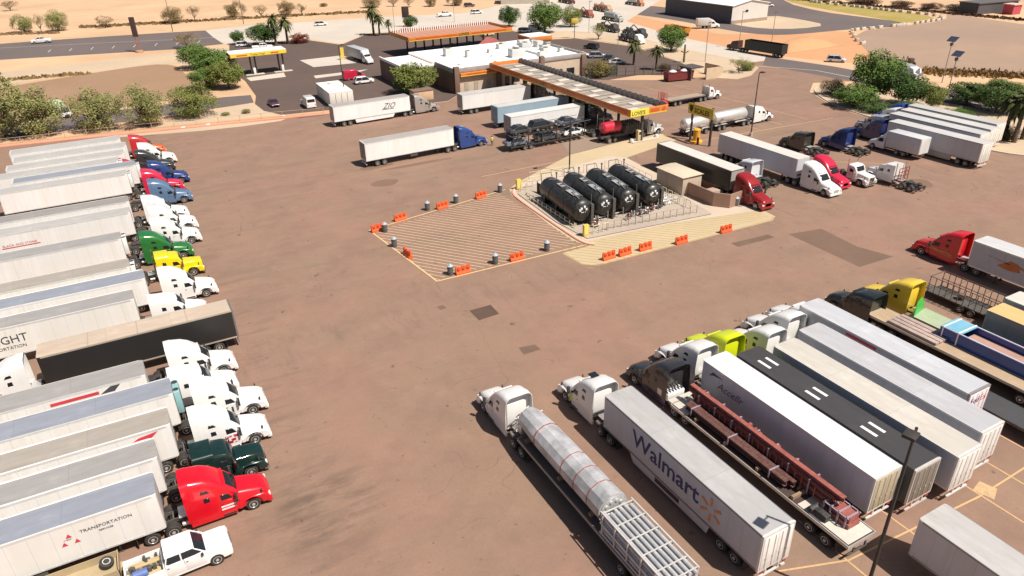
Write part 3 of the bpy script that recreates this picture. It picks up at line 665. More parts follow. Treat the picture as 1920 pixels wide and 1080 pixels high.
left_tl = [
 (-1.7, 138.3, dict(roof=LG), 'topmost grey-roofed box trailer of the left row, behind the orange-hooded tractor'),
 (-1.0, 133.2, dict(roof=LG), 'pale box trailer behind the second farthest, white tractor of the left row'),
 (-1.6, 128.6, dict(roof=LG, frame=(.75, .72, .68)), 'pale box trailer behind the black tractor'),
 (-2.6, 124.4, dict(roof=LG, reefer=WT), 'refrigerated trailer behind the dark crimson tractor'),
 (-.4, 120.8, dict(roof=BL, reefer=WT), 'narrow bluish-grey-roofed trailer behind the navy tractor'),
 (-1.8, 116.6, dict(roof=LG, side=(.82, .80, .77), reefer=WT), 'refrigerated trailer with a broad white side, behind the crimson tractor'),
 (-2.3, 103.8, dict(roof=(.33, .31, .29)), 'brown-grey-roofed trailer across the gap from the steel blue tractor'),
 (-2.4, 99.2, dict(roof=LG, rim=.14), 'white box trailer with a red patch on its nose'),
 (-3.9, 90.5, dict(roof=GR, reefer=WT), 'refrigerated trailer behind the bright green tractor, red lettering on its neighbour'),
 (-3.5, 81.6, dict(roof=BE, reefer=WT, side=(.8, .77, .71)), 'cream-sided refrigerated trailer behind the yellow tractor'),
 (-2.3, 77.6, dict(roof=BL, frame=(.82, .8, .8), rim=.16), 'trailer with a bluish roof between broad white rails'),
 (-3.6, 73.2, dict(roof=GR, side=(.8, .77, .72), rim=.16), 'cream box trailer lettered in thin dark capitals on its side'),
 (-3.7, 58.3, dict(roof=GR, rim=.06), 'grey-roofed trailer with a red bar along its side'),
 (-2.0, 54.3, dict(roof=BL, reefer=(.25, .45, .47), rim=.1), 'bluish-roofed trailer with a turquoise cooling unit'),
 (-2.6, 50.2, dict(roof=BE, rim=.2), 'beige-roofed trailer with a small red arrow mark on its side'),
 (-3.8, 46.7, dict(roof=GR, rim=.2), 'grey-roofed trailer behind the very dark green tractor'),
 (-4.2, 42.9, dict(roof=BL, rim=.16, side=(.74, .72, .69), skirt=None), 'nearest trailer of the left row, bluish roof and a triangle emblem on its white side'),
]
LL = []
for u, v, kw, lab in left_tl: LL.append(place(trailer(**kw), (u, v), random.uniform(-.006, .006), lab, TLG))
ink = paint((.06, .06, .07), .5, name='print_dark'); blue = paint((.015, .025, .13), .45, name='print_blue'); rs = (R(90), 0, 0)
MB().box(.005, .03, -.9, .5, 2.9, 3.9).build('nose_patch', redm, LL[7])
MB().box(-14.4, -10.4, -1.325, -1.312, 2.35, 2.45).build('side_stripe', redm, LL[7]); text('BLACK AND STONE', .40, paint((.45, .2, .18), name='print_faded_red'), LL[7], (-14.3, -1.318, 2.55), rs)
text('FREIGHT', 1.15, ink, LL[11], (-13.5, -1.318, 2.45), rs, sx=.92); text('TRANSPORTATION', .46, ink, LL[11], (-13.5, -1.318, 1.85), rs, sx=.95)
MB().box(-6.9, -3.5, -1.325, -1.312, 3.45, 3.72).build('side_stripe', redm, LL[12]); MB().prism([(-3.4, 3.4), (-2.6, 3.9), (-1.9, 3.9), (-2.4, 3.4)], -1.326, -1.312).build('side_mark', ink, LL[12])
text('All Ryd', 1.3, redm, LL[12], (-14.6, -1.318, 2.75), rs, shear=.2)
MB().prism([(-3.0, 3.35), (-2.2, 3.75), (-.9, 3.9), (-1.6, 3.3)], -1.326, -1.312).build('side_mark', redm, LL[14])
text('TRANSPORTATION', .34, ink, LL[16], (-4.6, -1.318, 3.1), rs); text('SERVICES', .2, ink, LL[16], (-3.6, -1.318, 2.78), rs)
for x, z in ((-5.4, 3.05), (-5.75, 2.5), (-5.05, 2.5)): MB().prism([(x, z), (x + .34, z), (x + .17, z + .3)], -1.326, -1.312).build('emblem', redm, LL[16])
text('A TEAM', .12, ink, LL[16], (-5.55, -1.318, 2.88), rs)
m = MB(); 
for i in range(22): m.box(-15.8 + i * .72, -15.72 + i * .72, -1.33, -1.312, 1.2, 1.25)
m.build('marker_lights', paint((.7, .7, .65), .3, name='marker_lens'), LL[16])
MB().prism([(-14.2, 1.5), (-14.0, 1.7), (-13.8, 1.5), (-14.0, 1.3)], -1.326, -1.312).build('placard', ink, LL[16])
# the backed-in trailer pointing the other way and its tractor
bk = place(trailer(side=(.028, .026, .025), roof=(.58, .47, .37), frame=(.5, .42, .34), rear_frame=(.2, .18, .16), period=30, rim=.03, roof_marks=False), (-11.7, 65.8), math.pi, 'black-sided trailer with a tan roof, backed in the opposite way in the left row', TLG)
for x in (-4, -8, -12.2): MB().box(x, x + .09, -1.28, 1.28, 4.106, 4.12).build('roof_seam', paint((.4, .33, .27), name='roof_tape'), bk)
place(tractor('aero', WT), (-18.2, 65.8), math.pi, 'white tractor facing the opposite way at the left picture edge', GL)

# ------------------------------------------------------------------ right row, noses towards +y
HP = math.pi / 2; GRr = 'tractors in the diagonal row at the lower right'; TRG = 'trailers in the diagonal row at the lower right'
DK = (.035, .03, .045)
right_tr = [
 ('aero', WT, 21.4, 44.6, 'white tractor hauling the shrouded steel pole', {}),
 ('aero', WT, 28.1, 42.4, 'white tractor with a roof hatch, the person in a yellow vest by its door', {}),
 ('aero', (.028, .026, .028), 34.6, 41.4, 'dark charcoal tractor in front of the flatbed with red beams', dict(low=(.06, .03, .12))),
 ('aero', WT, 38.6, 42.4, 'white tractor in front of the long white-roofed trailer', {}),
 ('aero', (.62, .70, .01), 41.8, 42.4, 'lime yellow tractor in the lower right row', {}),
 ('aero', WT, 45.6, 41.2, 'white tractor just beyond the lime yellow one', {}),
 ('aero', WT, 49.2, 42.2, 'white tractor second from the far end of the white ones, its grey side towards us', {}),
 ('mid', WT, 52.6, 42.4, 'white tractor beyond the others, only its roof showing over the farthest grey trailer', {}),
 ('mid', (.014, .017, .014), 60.0, 41.4, 'blackish green tractor beside the mustard yellow one', {}),
 ('aero', (.80, .56, .05), 64.2, 40.6, 'big mustard yellow tractor', {}),
 ('aero', (.60, .012, .02), 79.6, 45.2, 'red tractor with golden stripes on its side at the right edge of the lot', {}),
]
RT = [place(tractor(st, c, **kw), (u, v), HP + random.uniform(-.01, .01), lab, GRr) for st, c, u, v, lab, kw in right_tr]
MB().box(-3.95, -3.3, -.35, .35, 3.72, 3.78).build('roof_hatch', glass(), RT[1])
RT[1]['label'] = 'white tractor with a black roof hatch, parked where the person in a yellow vest stands'
gm = MB()
for i in range(14):
    t = i / 13; gm.box(-1.4 - t * 3.4, -1.1 - t * 3.4, 1.236, 1.246, 1.75 - .55 * t + .1 * math.sin(t * 9), 1.84 - .55 * t + .1 * math.sin(t * 9)); gm.box(-2.4 - t * 2.5, -2.1 - t * 2.5, 1.236, 1.246, 1.35 - .3 * t, 1.41 - .3 * t)
gm.build('gold_stripe', paint((.6, .42, .15), .4, name='gold_print'), RT[10])
right_tl = [
 (28.2, 35.7, dict(side=(.56, .56, .60), roof=(.46, .45, .45), skirt=(.55, .55, .59), rim=.04, frame=(.2, .2, .22), door=(.78, .75, .70)), 'grey-white trailer with large blue lettering and an orange burst on its side'),
 (38.0, 35.6, dict(side=(.62, .62, .66), roof=(.84, .83, .81), rim=.03, frame=(.6, .6, .62), rear_frame=(.75, .73, .7), door=(.45, .38, .26)), 'trailer with a dazzling white roof and dark script lettering near its front'),
 (40.9, 34.8, dict(side=(.05, .05, .055), roof=(.062, .058, .06), rim=.0, frame=(.05, .05, .05), rear_frame=(.62, .58, .54), door=(.20, .17, .14), roof_marks=True), 'black trailer with pairs of white bars on its roof'),
 (44.5, 34.2, dict(side=(.60, .60, .63), roof=(.60, .56, .50), rim=.03, door=(.75, .72, .68)), 'beige-roofed trailer beside the black one'),
 (48.3, 34.9, dict(side=(.55, .55, .57), roof=(.50, .50, .52), rim=.03, door=(.75, .72, .68)), 'grey-roofed trailer between the beige-roofed one and the farthest one'),
 (51.9, 38.0, dict(side=(.50, .50, .53), roof=(.55, .56, .60), rim=.03, door=(.8, .72, .72), rear_frame=(.3, .28, .28)), 'pale grey trailer at the far side, purple and red lettering on its rear doors'),
 (79.2, 38.3, dict(side=(.50, .51, .55), roof=(.62, .62, .63), rim=.03), 'grey trailer with an orange wing emblem behind the red tractor'),
 (37.3, 16.0, dict(side=(.60, .60, .62), roof=(.52, .50, .49), rim=.03, frame=(.3, .3, .3)), 'grey-roofed trailer cut off by the bottom right corner'),
]
RL = [place(trailer(**kw), (u, v), HP, lab, TRG) for u, v, kw, lab in right_tl]
rl = (R(90), 0, math.pi)
text('Walmart', 1.95, blue, RL[0], (-3.7, 1.318, 2.15), rl, bold=.025)
for i in range(6):
    sp = MB()
    a = R(60 * i + 30); c_, s_ = math.cos(a), math.sin(a); q = [(.34, -.09), (.34, .09), (.98, .12), (.98, -.12)]
    sp.prism([(-11.9 + x * c_ - y * s_, 2.6 + x * s_ + y * c_) for x, y in q], 1.312, 1.326)
    sp.build('emblem', paint((.72, .25, .08), .4, name='orange_print'), RL[0])
MB().box(-9.0, -6.4, 1.262, 1.272, .62, 1.0).build('skirt_vent', BLK(), RL[0])
text('Accellr', .95, paint((.12, .12, .15), .5, name='print_slate'), RL[1], (-1.9, 1.318, 2.45), rl, shear=.35); MB().prism([(-.9, 3.1), (-1.3, 3.6), (-2.4, 3.5), (-1.4, 3.35)], 1.312, 1.326).build('side_mark', ink, RL[1])
rr_ = (R(90), 0, -HP)
text('Fed', .8, paint((.12, .03, .25), name='purple_print'), RL[5], (-16.21, 1.0, 3.0), rr_); text('Ex', .8, redm, RL[5], (-16.21, -.25, 3.0), rr_)
m = MB(); m.prism([(-3.0, 2.4), (-4.2, 3.3), (-5.0, 3.2), (-5.4, 2.4), (-4.2, 2.2)], 1.312, 1.326)
m.prism([(-1.7, 3.1), (-4.2, 2.95), (-4.2, 2.85)], 1.312, 1.326); m.prism([(-5.0, 3.1), (-7.5, 2.5), (-5.2, 2.85)], 1.312, 1.326); m.build('emblem', paint((.5, .16, .05), .4, name='rust_print'), RL[6])
text('TRANSPORT', .7, paint((.5, .03, .04), name='print_red'), RL[6], (-7.6, 1.318, 2.3), rl)
m = MB()   # red bar on the roof edge of the second grey trailer
m.box(-8.2, -5.2, 1.312, 1.326, 3.6, 3.85); m.build('side_stripe', redm, RL[5])
# --- steel pole load on its flatbed
place(flatbed(16.0, (.12, .1, .09), (.3, .3, .31)), (21.5, 37.4), HP, 'long flatbed under the shrouded steel pole and the pipe rack', 'flatbed trailers')
PG = [x for x in bpy.data.objects]
wrap = paint((.50, .50, .51), .42, .15, .45, .7, dust=.04, name='plastic_wrapped_steel')
pole = empty('steel_pole_load', 'faceted grey steel pole with red straps lying on the flatbed', 'steel pole', (21.5, 0, 0))
m = MB(); NS = 12; prof = [(38.0, .85), (37.6, .95), (35.5, 1.12), (33, 1.15), (27.4, 1.15), (27.2, 1.18), (27.0, 1.18)]
for (ya, ra), (yb, rb_) in zip(prof, prof[1:]): pass
m.loft([[(ra * math.cos(2 * math.pi * i / NS + .2), ya, 1.5 + 1.2 + ra * math.sin(2 * math.pi * i / NS + .2)) for i in range(NS)] for ya, ra in prof])
m.build('pole_section', wrap, pole, 12)
for y in (35.2, 31.6, 30.0, 28.4): MB().lathe((0, y, 2.7), (0, 1, 0), [(0, 1.165), (.0, 1.175), (.06, 1.175), (.06, 1.165)], 12).build('strap', paint((.33, .09, .075), .6, name='strap_red'), pole)
m = MB()
for i in range(10): a = i * .628; m.tube((.7 * math.cos(a), 26.98, 2.7 + .7 * math.sin(a)), (.7 * math.cos(a), 26.85, 2.7 + .7 * math.sin(a)), .12, n=8)
m.lathe((0, 26.95, 2.7), (0, 1, 0), [(-.02, .95), (-.02, 1.02), (.03, 1.02)], 12); m.build('flange', ALU(), pole)
for y in (36.5, 31.9, 28): MB().box(-1.0, 1.0, y, y + .3, 1.46, 1.7).build('dunnage', paint((.3, .2, .12), .8, name='timber'), pole)
fx = empty('coiled_hose_load', 'white tangled hoses and fittings packed ahead of the steel pole', 'hose bundle', (21.5, 38.6, 0))
m = MB(); rr = random.Random(5)
for i in range(16):
    x, y, z = rr.uniform(-.8, .8), rr.uniform(-.9, .2), rr.uniform(1.2, 3.0); m.path([(x, y, z), (x + rr.uniform(-.3, .3), y + rr.uniform(-.3, .3), z + rr.uniform(-.5, .5)), (x + rr.uniform(-.6, .6), y + rr.uniform(-.4, .4), z + rr.uniform(-.9, .3))], .045, 5)
m.build('hose', paint((.6, .58, .54), .5, name='hose_white'), fx); m = MB().box(-.6, .6, -.6, .1, 1.0, 1.9, .05).build('crate', ALU(), fx)
pr = empty('pipe_rack_load', 'bundle of galvanised pipes in a white rack on the rear of the flatbed', 'pipe bundle', (21.5, 0, 0))
m = MB()
for k, z in enumerate((1.65, 2.0, 2.35, 2.7, 3.05)):
    for i in range(6): m.tube((-.98 + i * .39, 26.7 - .1 * ((i * 7 + k * 3) % 4), z), (-.98 + i * .39, 20.3 - .12 * ((i * 5 + k) % 4), z), .135, n=10)
m.build('pipe', paint((.56, .56, .57), .4, .3, .2, 2, dust=.05, name='galvanised'), pr)
m = MB()
for y in (26.5, 25.2, 23.9, 22.6, 21.3, 20.4):
    m.box(-1.2, 1.2, y - .035, y + .035, 3.24, 3.30)
    for s in (-1, 1): m.box(*sorted((s * 1.14, s * 1.22)), y - .05, y + .05, 1.4, 3.3)
for s in (-1, 1):
    for z in (1.5, 2.3, 3.22): m.box(*sorted((s * 1.15, s * 1.24)), 20.3, 26.7, z, z + .1)
m.build('rack', paint((.62, .6, .57), .45, .2, .15, 1, dust=.2, name='rack_paint'), pr)
# --- flatbed with red beams
fb = place(flatbed(16.8, (.07, .042, .036), (.60, .57, .53), 1.45), (34.3, 34.8), HP, 'pale-ended flatbed carrying bundled red beams', 'flatbed trailers')
for a, b, z in ((-1.7, .6, 1.5), (-16.7, -12.7, 1.475)): MB().box(a, b, -1.15, 1.15, 1.455, z).build('deck_plate', paint((.62, .57, .5), .5, .1, .15, 1, dust=.2, name='pale_steel_plate'), fb)
mach = empty('hydraulic_unit', 'white hydraulic machinery between the charcoal tractor and the red beams', 'machinery', (34.3, 36.2, 1.0))
MB().box(-.9, .9, -.5, .9, 0, .7, .08).box(-.35, .35, .8, 1.5, .2, 1.1, .06).build('housing', WHT(), mach); m = MB()
for i in range(6): m.tube((-.8 + .3 * i, -.4, .7), (-.7 + .3 * i, .5, 1.0 + .1 * (i % 3)), .06, n=6)
m.build('cylinder', CHROME(), mach)
red = paint((.30, .075, .06), .6, 0, .35, 1.0, dust=.25, name='red_oxide_steel'); pur = paint((.33, .27, .33), .6, 0, .2, 3, name='strap_lilac')
bg_ = 'bundles of red beams'
for k, (dx, y0, y1, lab) in enumerate([(-.55, 33.6, 23.5, 'low row of dark maroon beams with shade painted into the colour on the near side of the flatbed'), (.5, 34.0, 21.3, 'tall stack of red beams on the far side of the flatbed')]):
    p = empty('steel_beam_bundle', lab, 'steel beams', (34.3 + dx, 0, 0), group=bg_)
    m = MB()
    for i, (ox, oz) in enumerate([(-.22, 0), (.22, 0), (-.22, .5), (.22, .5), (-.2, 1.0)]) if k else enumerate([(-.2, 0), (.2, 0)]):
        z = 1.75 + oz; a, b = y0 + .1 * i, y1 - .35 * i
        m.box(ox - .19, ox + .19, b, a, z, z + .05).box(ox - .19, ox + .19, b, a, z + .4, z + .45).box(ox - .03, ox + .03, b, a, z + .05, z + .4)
    if k:
        rb2 = random.Random(2)
        for i in range(22): y = y0 - .4 - i * .56; o_ = rb2.uniform(-.45, .1); m.box(o_, o_ + rb2.uniform(.3, .6), y, y + rb2.uniform(.06, .3), 2.66, 2.72 + rb2.uniform(0, .16)).box(-.50, -.41, y, y + .08, 1.75, 2.65)
    m.build('beam', red if k else paint((.10, .035, .03), .7, 0, .3, 1.5, dust=.2, name='shaded_maroon_steel'), p)  # near beams have shade put into their colour, far stack stays red
    for i in range(7 if k else 3):
        y = y0 - .8 - i * (1.8 if k else 4); zt = 2.84 if k else 2.24
        MB().box(-.5, .5, y - .05, y + .05, zt, zt + .05).box(-.52, -.48, y - .05, y + .05, 1.6, zt + .04).box(.48, .52, y - .05, y + .05, 1.6, zt + .04).build('strap', pur, p)
    for i in range(4): MB().box(-.6, .6, y0 - 1.5 - i * 3.2, y0 - 1.3 - i * 3.2, 1.46, 1.74).build('dunnage', paint((.3, .2, .12), .8, name='timber'), p)
p = empty('steel_frame_bundle', 'short red frames strapped with lilac webbing at the flatbed tail', 'steel frames', (34.6, 19.9, 0))
MB().box(-.5, .6, -1.0, 1.0, 1.5, 1.85).box(-.4, .5, -.9, .6, 1.9, 2.3).build('frame', red, p)
m = MB()
for y in (-.8, -.2, .4, .9): m.box(-.58, .66, y, y + .1, 2.3, 2.36).box(-.6, -.54, y, y + .1, 1.5, 2.34).box(.62, .68, y, y + .1, 1.5, 2.34)
m.box(-.58, -.5, -.9, 1, 2.3, 2.36).box(.58, .66, -.9, 1, 2.3, 2.36); m.build('strap', pur, p)
p = empty('motor_crate', 'small black motor parts between the beam bundles and the frames', 'machine parts', (33.7, 20.4, 1.47))
m = MB().box(-.4, .1, -.4, .5, 0, .5, .05).tube((-.5, .8, .25), (.3, .8, .25), .22, n=10).tube((.3, -.2, .3), (.7, .5, .3), .12, n=8); m.build('motor', BLK(), p)
# --- far right group of the lower row
wd = (.50, .37, .24)
place(flatbed(17.5, wd, (.5, .47, .42), 1.45), (60.2, 36.4), HP, 'timber-decked flatbed behind the blackish green tractor', 'flatbed trailers')
ld = empty('plank_stack', 'stacked pale planks at the front of the timber-decked flatbed', 'planks', (60.2, 0, 0))
m = MB()
for i in range(4): m.box(-1.15 + i * .6, -.65 + i * .6, 29.5, 34.4, 1.5, 1.72, .02)
m.build('plank', paint((.42, .32, .28), .7, 0, .25, 2, name='grey_timber'), ld)
lo = place(flatbed(12.5, (.42, .5, .33), (.5, .62, .4), 1.2, 'lowboy_trailer'), (63.9, 34.4), HP, 'pale green lowboy deck behind the mustard yellow tractor', 'flatbed trailers')
gp = empty('green_fender_panel', 'bright green curved panel standing on the pale green deck', 'machine panel', (63.7, 34.6, 1.22))
m = MB().loft([[(-1.15, -.6 + .1 * i * 0, .02), (1.1, -.1, .02), (1.1, .02, .02), (-1.15, -.48, .02)], [(-.9, -.5, .7), (1.1, .0, .8), (1.1, .1, .8), (-.9, -.4, .7)], [(-.2, -.2, 1.15), (.8, .1, 1.25), (.8, .2, 1.25), (-.2, -.1, 1.15)]]); m.build('panel', paint((.06, .42, .07), .4, name='bright_green'), gp)
yc = place(trailer(side=(.23, .21, .20), roof=(.72, .50, .22), H=3.9, L=9.0, rim=.0, frame=(.2, .18, .17), zb=1.1, period=.4), (65.9, 28.9), HP, 'container-like trailer with a yellow roof', TRG)
wb = place(trailer(side=(.5, .5, .5), roof=(.68, .64, .58), H=4.0, L=8.0, rim=.03, zb=1.1), (69.3, 29.3), HP, 'short white-roofed trailer peeking in at the right edge', TRG)
bt = empty('open_top_trailer', 'blue open-top trailer with two white straps over its front', 'open trailer', (62.0, 30.4, 0), HP)
bl = paint((.010, .055, .27), .35, 0, .15, 1, .3, dust=.02, name='deep_blue'); m = MB()
for s in (-1, 1): m.box(-13, 0, *sorted((s * 1.2, s * 1.28)), 1.0, 2.6)
m.box(-13, 0, -1.2, 1.2, .95, 1.05).box(-.08, 0, -1.2, 1.2, 1.0, 2.6).box(-13, -12.9, -1.2, 1.2, 1, 2.6); m.build('tub', bl, bt)
m = MB()
for s in (-1, 1): m.box(-13.02, .02, *sorted((s * 1.17, s * 1.31)), 2.6, 2.68)
m.build('top_rail', paint((.5, .52, .65), .4, name='pale_rail'), bt)
MB().box(-1.9, 0, -1.2, 1.2, 2.62, 2.7).build('front_cover', paint((.18, .42, .55), .4, name='light_blue'), bt)
MB().box(-12.9, -1.9, -1.17, 1.17, 1.5, 2.0).build('load_floor', paint((.42, .25, .2), .8, name='rust_floor'), bt)
for x in (-.3, -1.7): MB().box(x - .06, x + .06, -1.33, 1.33, 2.71, 2.75).box(x - .06, x + .06, 1.31, 1.35, .95, 2.74).box(x - .06, x + .06, -1.35, -1.31, .95, 2.74).build('strap', WHT(), bt)
bogie(bt, (-11.2, -10))
MB().box(-12.9, 0, -.5, -.4, .6, .95).box(-12.9, 0, .4, .5, .6, .95).build('frame', DKG(), bt)
cg = empty('cage_trailer', 'low trailer with a tall wire cage beside the red tractor', 'cage trailer', (70.6, 37.6, 0), HP)
m = MB(); br = paint((.16, .11, .09), .7, .2, .3, 2, name='rusty_steel')
for i in range(12):
    x = -.5 - i * .62
    for s in (-1, 1): m.box(x - .03, x + .03, *sorted((s * 1.12, s * 1.18)), .8, 2.5)
    m.box(x - .02, x + .02, -1.15, 1.15, 2.46, 2.5) if i % 4 == 0 else None
for s in (-1, 1):
    for z in (.8, 1.6, 2.48): m.box(-7.4, -.4, *sorted((s * 1.12, s * 1.18)), z - .03, z + .03)
m.box(-7.4, -7.34, -1.15, 1.15, .8, .86).box(-7.4, -7.34, -1.15, 1.15, 2.42, 2.5).box(-.46, -.4, -1.15, 1.15, 2.42, 2.5); m.build('cage', br, cg)
MB().box(-7.4, -.4, -1.15, 1.15, .68, .76).prism([(-.4, -.5), (1.3, -.05), (1.3, .05), (-.4, .5)], .6, .7, 'z').build('deck', DKG(), cg)
for x in (-4.2, -5.3):
    for s in (-1, 1): wheel(cg, x, s * 1.3, .4, .25, s)
MB().lathe((-3.4, 0, .9), (0, 0, 1), [(0, .35), (.5, .35)], 14).build('drum', br, cg)
place(flatbed(11, (.06, .06, .065), (.1, .1, .1), 1.2), (55.6, 23.6), HP, 'black empty flatbed behind the farthest pale grey trailer', 'flatbed trailers')
# ------------------------------------------------------------------ middle: trucks arriving at and parked before the station
GM = 'tractors near the fuel station'; TM = 'trailers near the fuel station'
place(tractor('aero', (.02, .06, .23)), (55.6, 112.9), R(2), 'shiny royal blue tractor driving past the island', GM)
place(trailer(side=(.84, .82, .79), roof=(.42, .39, .37), rim=.03, door=(.12, .11, .1)), (49.0, 112.7), R(2), 'long plain white trailer behind the royal blue tractor', TM)
place(tractor('aero', (.33, .29, .26)), (58.4, 140.6), R(2), 'taupe grey tractor turning in beside the store', GM)
zt = place(trailer(side=(.84, .83, .82), roof=(.42, .39, .37), rim=.03, skirt=(.8, .79, .77), door=(.3, .28, .26)), (51.8, 140.3), R(2), 'white trailer with a small dark script logo behind the taupe grey tractor', TM)
text('ZIO', 1.5, ink, zt, (-6.0, -1.318, 2.3), rs, shear=.5); MB().box(-6.2, -3.6, -1.325, -1.312, 2.1, 2.2).build('side_mark', ink, zt)
place(trailer(side=(.80, .79, .77), roof=(.55, .53, .51), rim=.03, door=(.3, .28, .26)), (77.2, 134.6), 0, 'farthest white trailer pulled up at the diesel canopy', TM)
place(tractor('aero', (.10, .10, .11)), (84.0, 134.6), 0, 'grey tractor under the diesel canopy at its far lane', GM)
place(trailer(side=(.33, .44, .53), roof=(.62, .61, .58), rim=.25, frame=(.4, .48, .53), door=(.16, .26, .34), rear_frame=(.2, .3, .38)), (78.3, 121.4), 0, 'light blue trailer pulled up at the diesel canopy', TM)
place(tractor('aero', (.12, .10, .06)), (85.2, 121.4), 0, 'dark olive tractor under the diesel canopy', GM)
place(trailer(side=(.80, .80, .79), roof=(.75, .73, .70), rim=.03, door=(.28, .28, .3), rear_frame=(.32, .32, .34)), (77.0, 113.8), 0, 'white trailer beside the car carrier', TM)
place(tractor('aero', (.05, .05, .055)), (83.9, 113.8), 0, 'black tractor under the diesel canopy', GM)
# car carrier
cc = empty('car_carrier', 'two-level car carrier loaded with dark cars beside the canopy', 'car carrier', (72.5, 106.6, 0)); grm = BLK()
m = MB()
for s in (-1, 1):
    m.box(-15.5, 0, *sorted((s * 1.1, s * 1.25)), .75, .95).box(-15.0, -4.5, *sorted((s * 1.12, s * 1.24)), 2.7, 2.85)
    m.path([(-4.5, s * 1.18, 2.8), (-2.0, s * 1.18, 3.3), (1.0, s * 1.18, 3.4)], .08, 6)
    for x in (-15, -12, -9.2, -6.2, -3.2, -.3): m.box(x - .07, x + .07, *sorted((s * 1.12, s * 1.26)), .8, 3.5)
    m.path([(-15, s * 1.2, .9), (-12, s * 1.2, 2.7)], .06, 6).path([(-9, s * 1.2, .9), (-6, s * 1.2, 2.7)], .06, 6).path([(-14.8, s * 1.2, 3.6), (-.5, s * 1.2, 4.0)], .05, 6)
for x in range(-15, 0): m.box(x, x + .35, -1.1, 1.1, 2.66, 2.72).box(x, x + .5, -1.1, 1.1, .72, .78)
m.build('frame', grm, cc)
for x in (-11.5, -12.7):
    for s in (-1, 1): wheel(cc, x, s * .95, .42, .5, s)
for nm, st, c, x, z, rx, lab in [(0, 'sedan', (.10, .12, .15), -.8, 2.9, 0, 'grey-blue car on the front upper deck of the car carrier'), (0, 'suv', (.03, .03, .03), -6.2, 2.86, 0, 'black car in the middle of the upper deck of the car carrier'),
        (0, 'sedan', (.05, .05, .055), -10.6, 2.86, 0, 'charcoal car at the rear of the upper deck of the car carrier'), (0, 'sedan', (.75, .75, .74), .3, .95, 0, 'white car on the front lower deck of the car carrier'),
        (0, 'suv', (.06, .06, .065), -5.2, .8, 0, 'dark grey car in the middle of the lower deck of the car carrier'), (0, 'sedan', (.14, .16, .19), -11.4, .8, 0, 'bluish grey car on the rear ramp of the car carrier')]:
    place(car(st, c), (72.5 + x, 106.6, z), 0, lab, 'cars on the car carrier')
place(tractor('day', (.04, .04, .045)), (80.2, 106.6), 0, 'black short-cab tractor pulling the car carrier', GM)
# red bulk truck under the canopy
place(tractor('day', (.55, .55, .53), skirt=False), (86.6, 101.8), 0, 'white short-cab tractor under the near end of the diesel canopy', GM)
rt_ = empty('vacuum_tank_trailer', 'trailer with a bright red tank and black machinery under the canopy', 'tank trailer', (81.6, 101.9, 0))
MB().lathe((-8.2, 0, 2.6), (1, 0, 0), [(0, .7), (.3, 1.0), (3.7, 1.0), (4.0, .7)], 18).build('tank', paint((.55, .02, .05), .3, 0, .1, 1, .4, name='tank_red'), rt_)
m = MB().box(-8.5, .3, -.5, .5, .8, 1.2).box(-3.6, -.2, -1.1, 1.1, 1.2, 2.7, .1); 
for i in range(6): m.box(-3.3 + i * .5, -3.1 + i * .5, -1.2, 1.2, 1.3, 3.1)
m.build('machinery', DKG(), rt_); bogie(rt_, (-7.2, -6))
# tanker rig
tt = empty('fuel_tanker_trailer', 'polished silver two-tank fuel trailer behind the scale sign', 'tanker', (103.4, 97.4, 0))
alu = paint((.72, .70, .66), .42, .6, .12, 1, name='polished_aluminium')
MB().lathe((-8.4, 0, 2.2), (1, 0, 0), [(0, .3), (.25, .95), (.5, 1.12), (7.9, 1.12), (8.15, .95), (8.4, .3)], 22).build('tank', alu, tt)
MB().lathe((-15.4, 0, 2.1), (1, 0, 0), [(0, .3), (.25, .9), (.5, 1.08), (5.4, 1.08), (5.65, .9), (5.9, .3)], 22).build('tank', alu, tt)
m = MB().box(-15.4, -9.5, -.45, .45, .8, 1.0).box(-9.6, -8.2, -.1, .1, .7, .9).box(-8.4, 0, -.45, .45, .85, 1.05)
m.build('frame', DKG(), tt)
for x0, x1 in ((-15.2, -12.4), (-11.4, -9.7), (-8.2, -5.2), (-3.2, -.3)):
    for s in (-1, 1): MB().prism([(x0, 1.0), (x0 + .3, 1.18), (x1 - .3, 1.18), (x1, 1.0), (x1 - .3, 1.12), (x0 + .3, 1.12)], *sorted((s * .75, s * 1.22))).build('fender', paint((.6, .58, .55), .4, .3, name='fender_grey'), tt)
for x in (-14.4, -13.2, -10.5, -7.3, -6.1):
    for s in (-1, 1): wheel(tt, x, s * .95, .48, .5, s)
place(tractor('mid', WT), (110.0, 97.4), 0, 'white tractor pulling the silver tanker', GM)
# flatbed rig
place(tractor('day', WT), (114.6, 116.4), R(0), 'white short-cab tractor with the empty flatbed behind the store', GM)
f2 = place(flatbed(9.8, (.42, .33, .25), (.2, .17, .15), 1.35), (109.9, 116.4), 0, 'empty tan flatbed with a red forklift mount at its tail', 'flatbed trailers')
fk = empty('piggyback_forklift', 'red forklift hung on the tail of the empty tan flatbed', 'forklift', (99.3, 116.4, 0))
MB().box(-.6, .6, -1.1, 1.1, .6, 1.5, .08).build('body', paint((.5, .02, .03), .4, name='lift_red'), fk); m = MB()
for y in (-.9, -.3, .3, .9): m.path([(.3, y, 1.4), (.2, y, 3.0), (-.5, y, 3.0), (-.6, y, 1.4)], .06, 6)
m.build('roll_cage', paint((.4, .05, .04), .4, name='lift_red_dull'), fk)
for s in (-1, 1): wheel(fk, 0, s * 1.1, .42, .3, s)
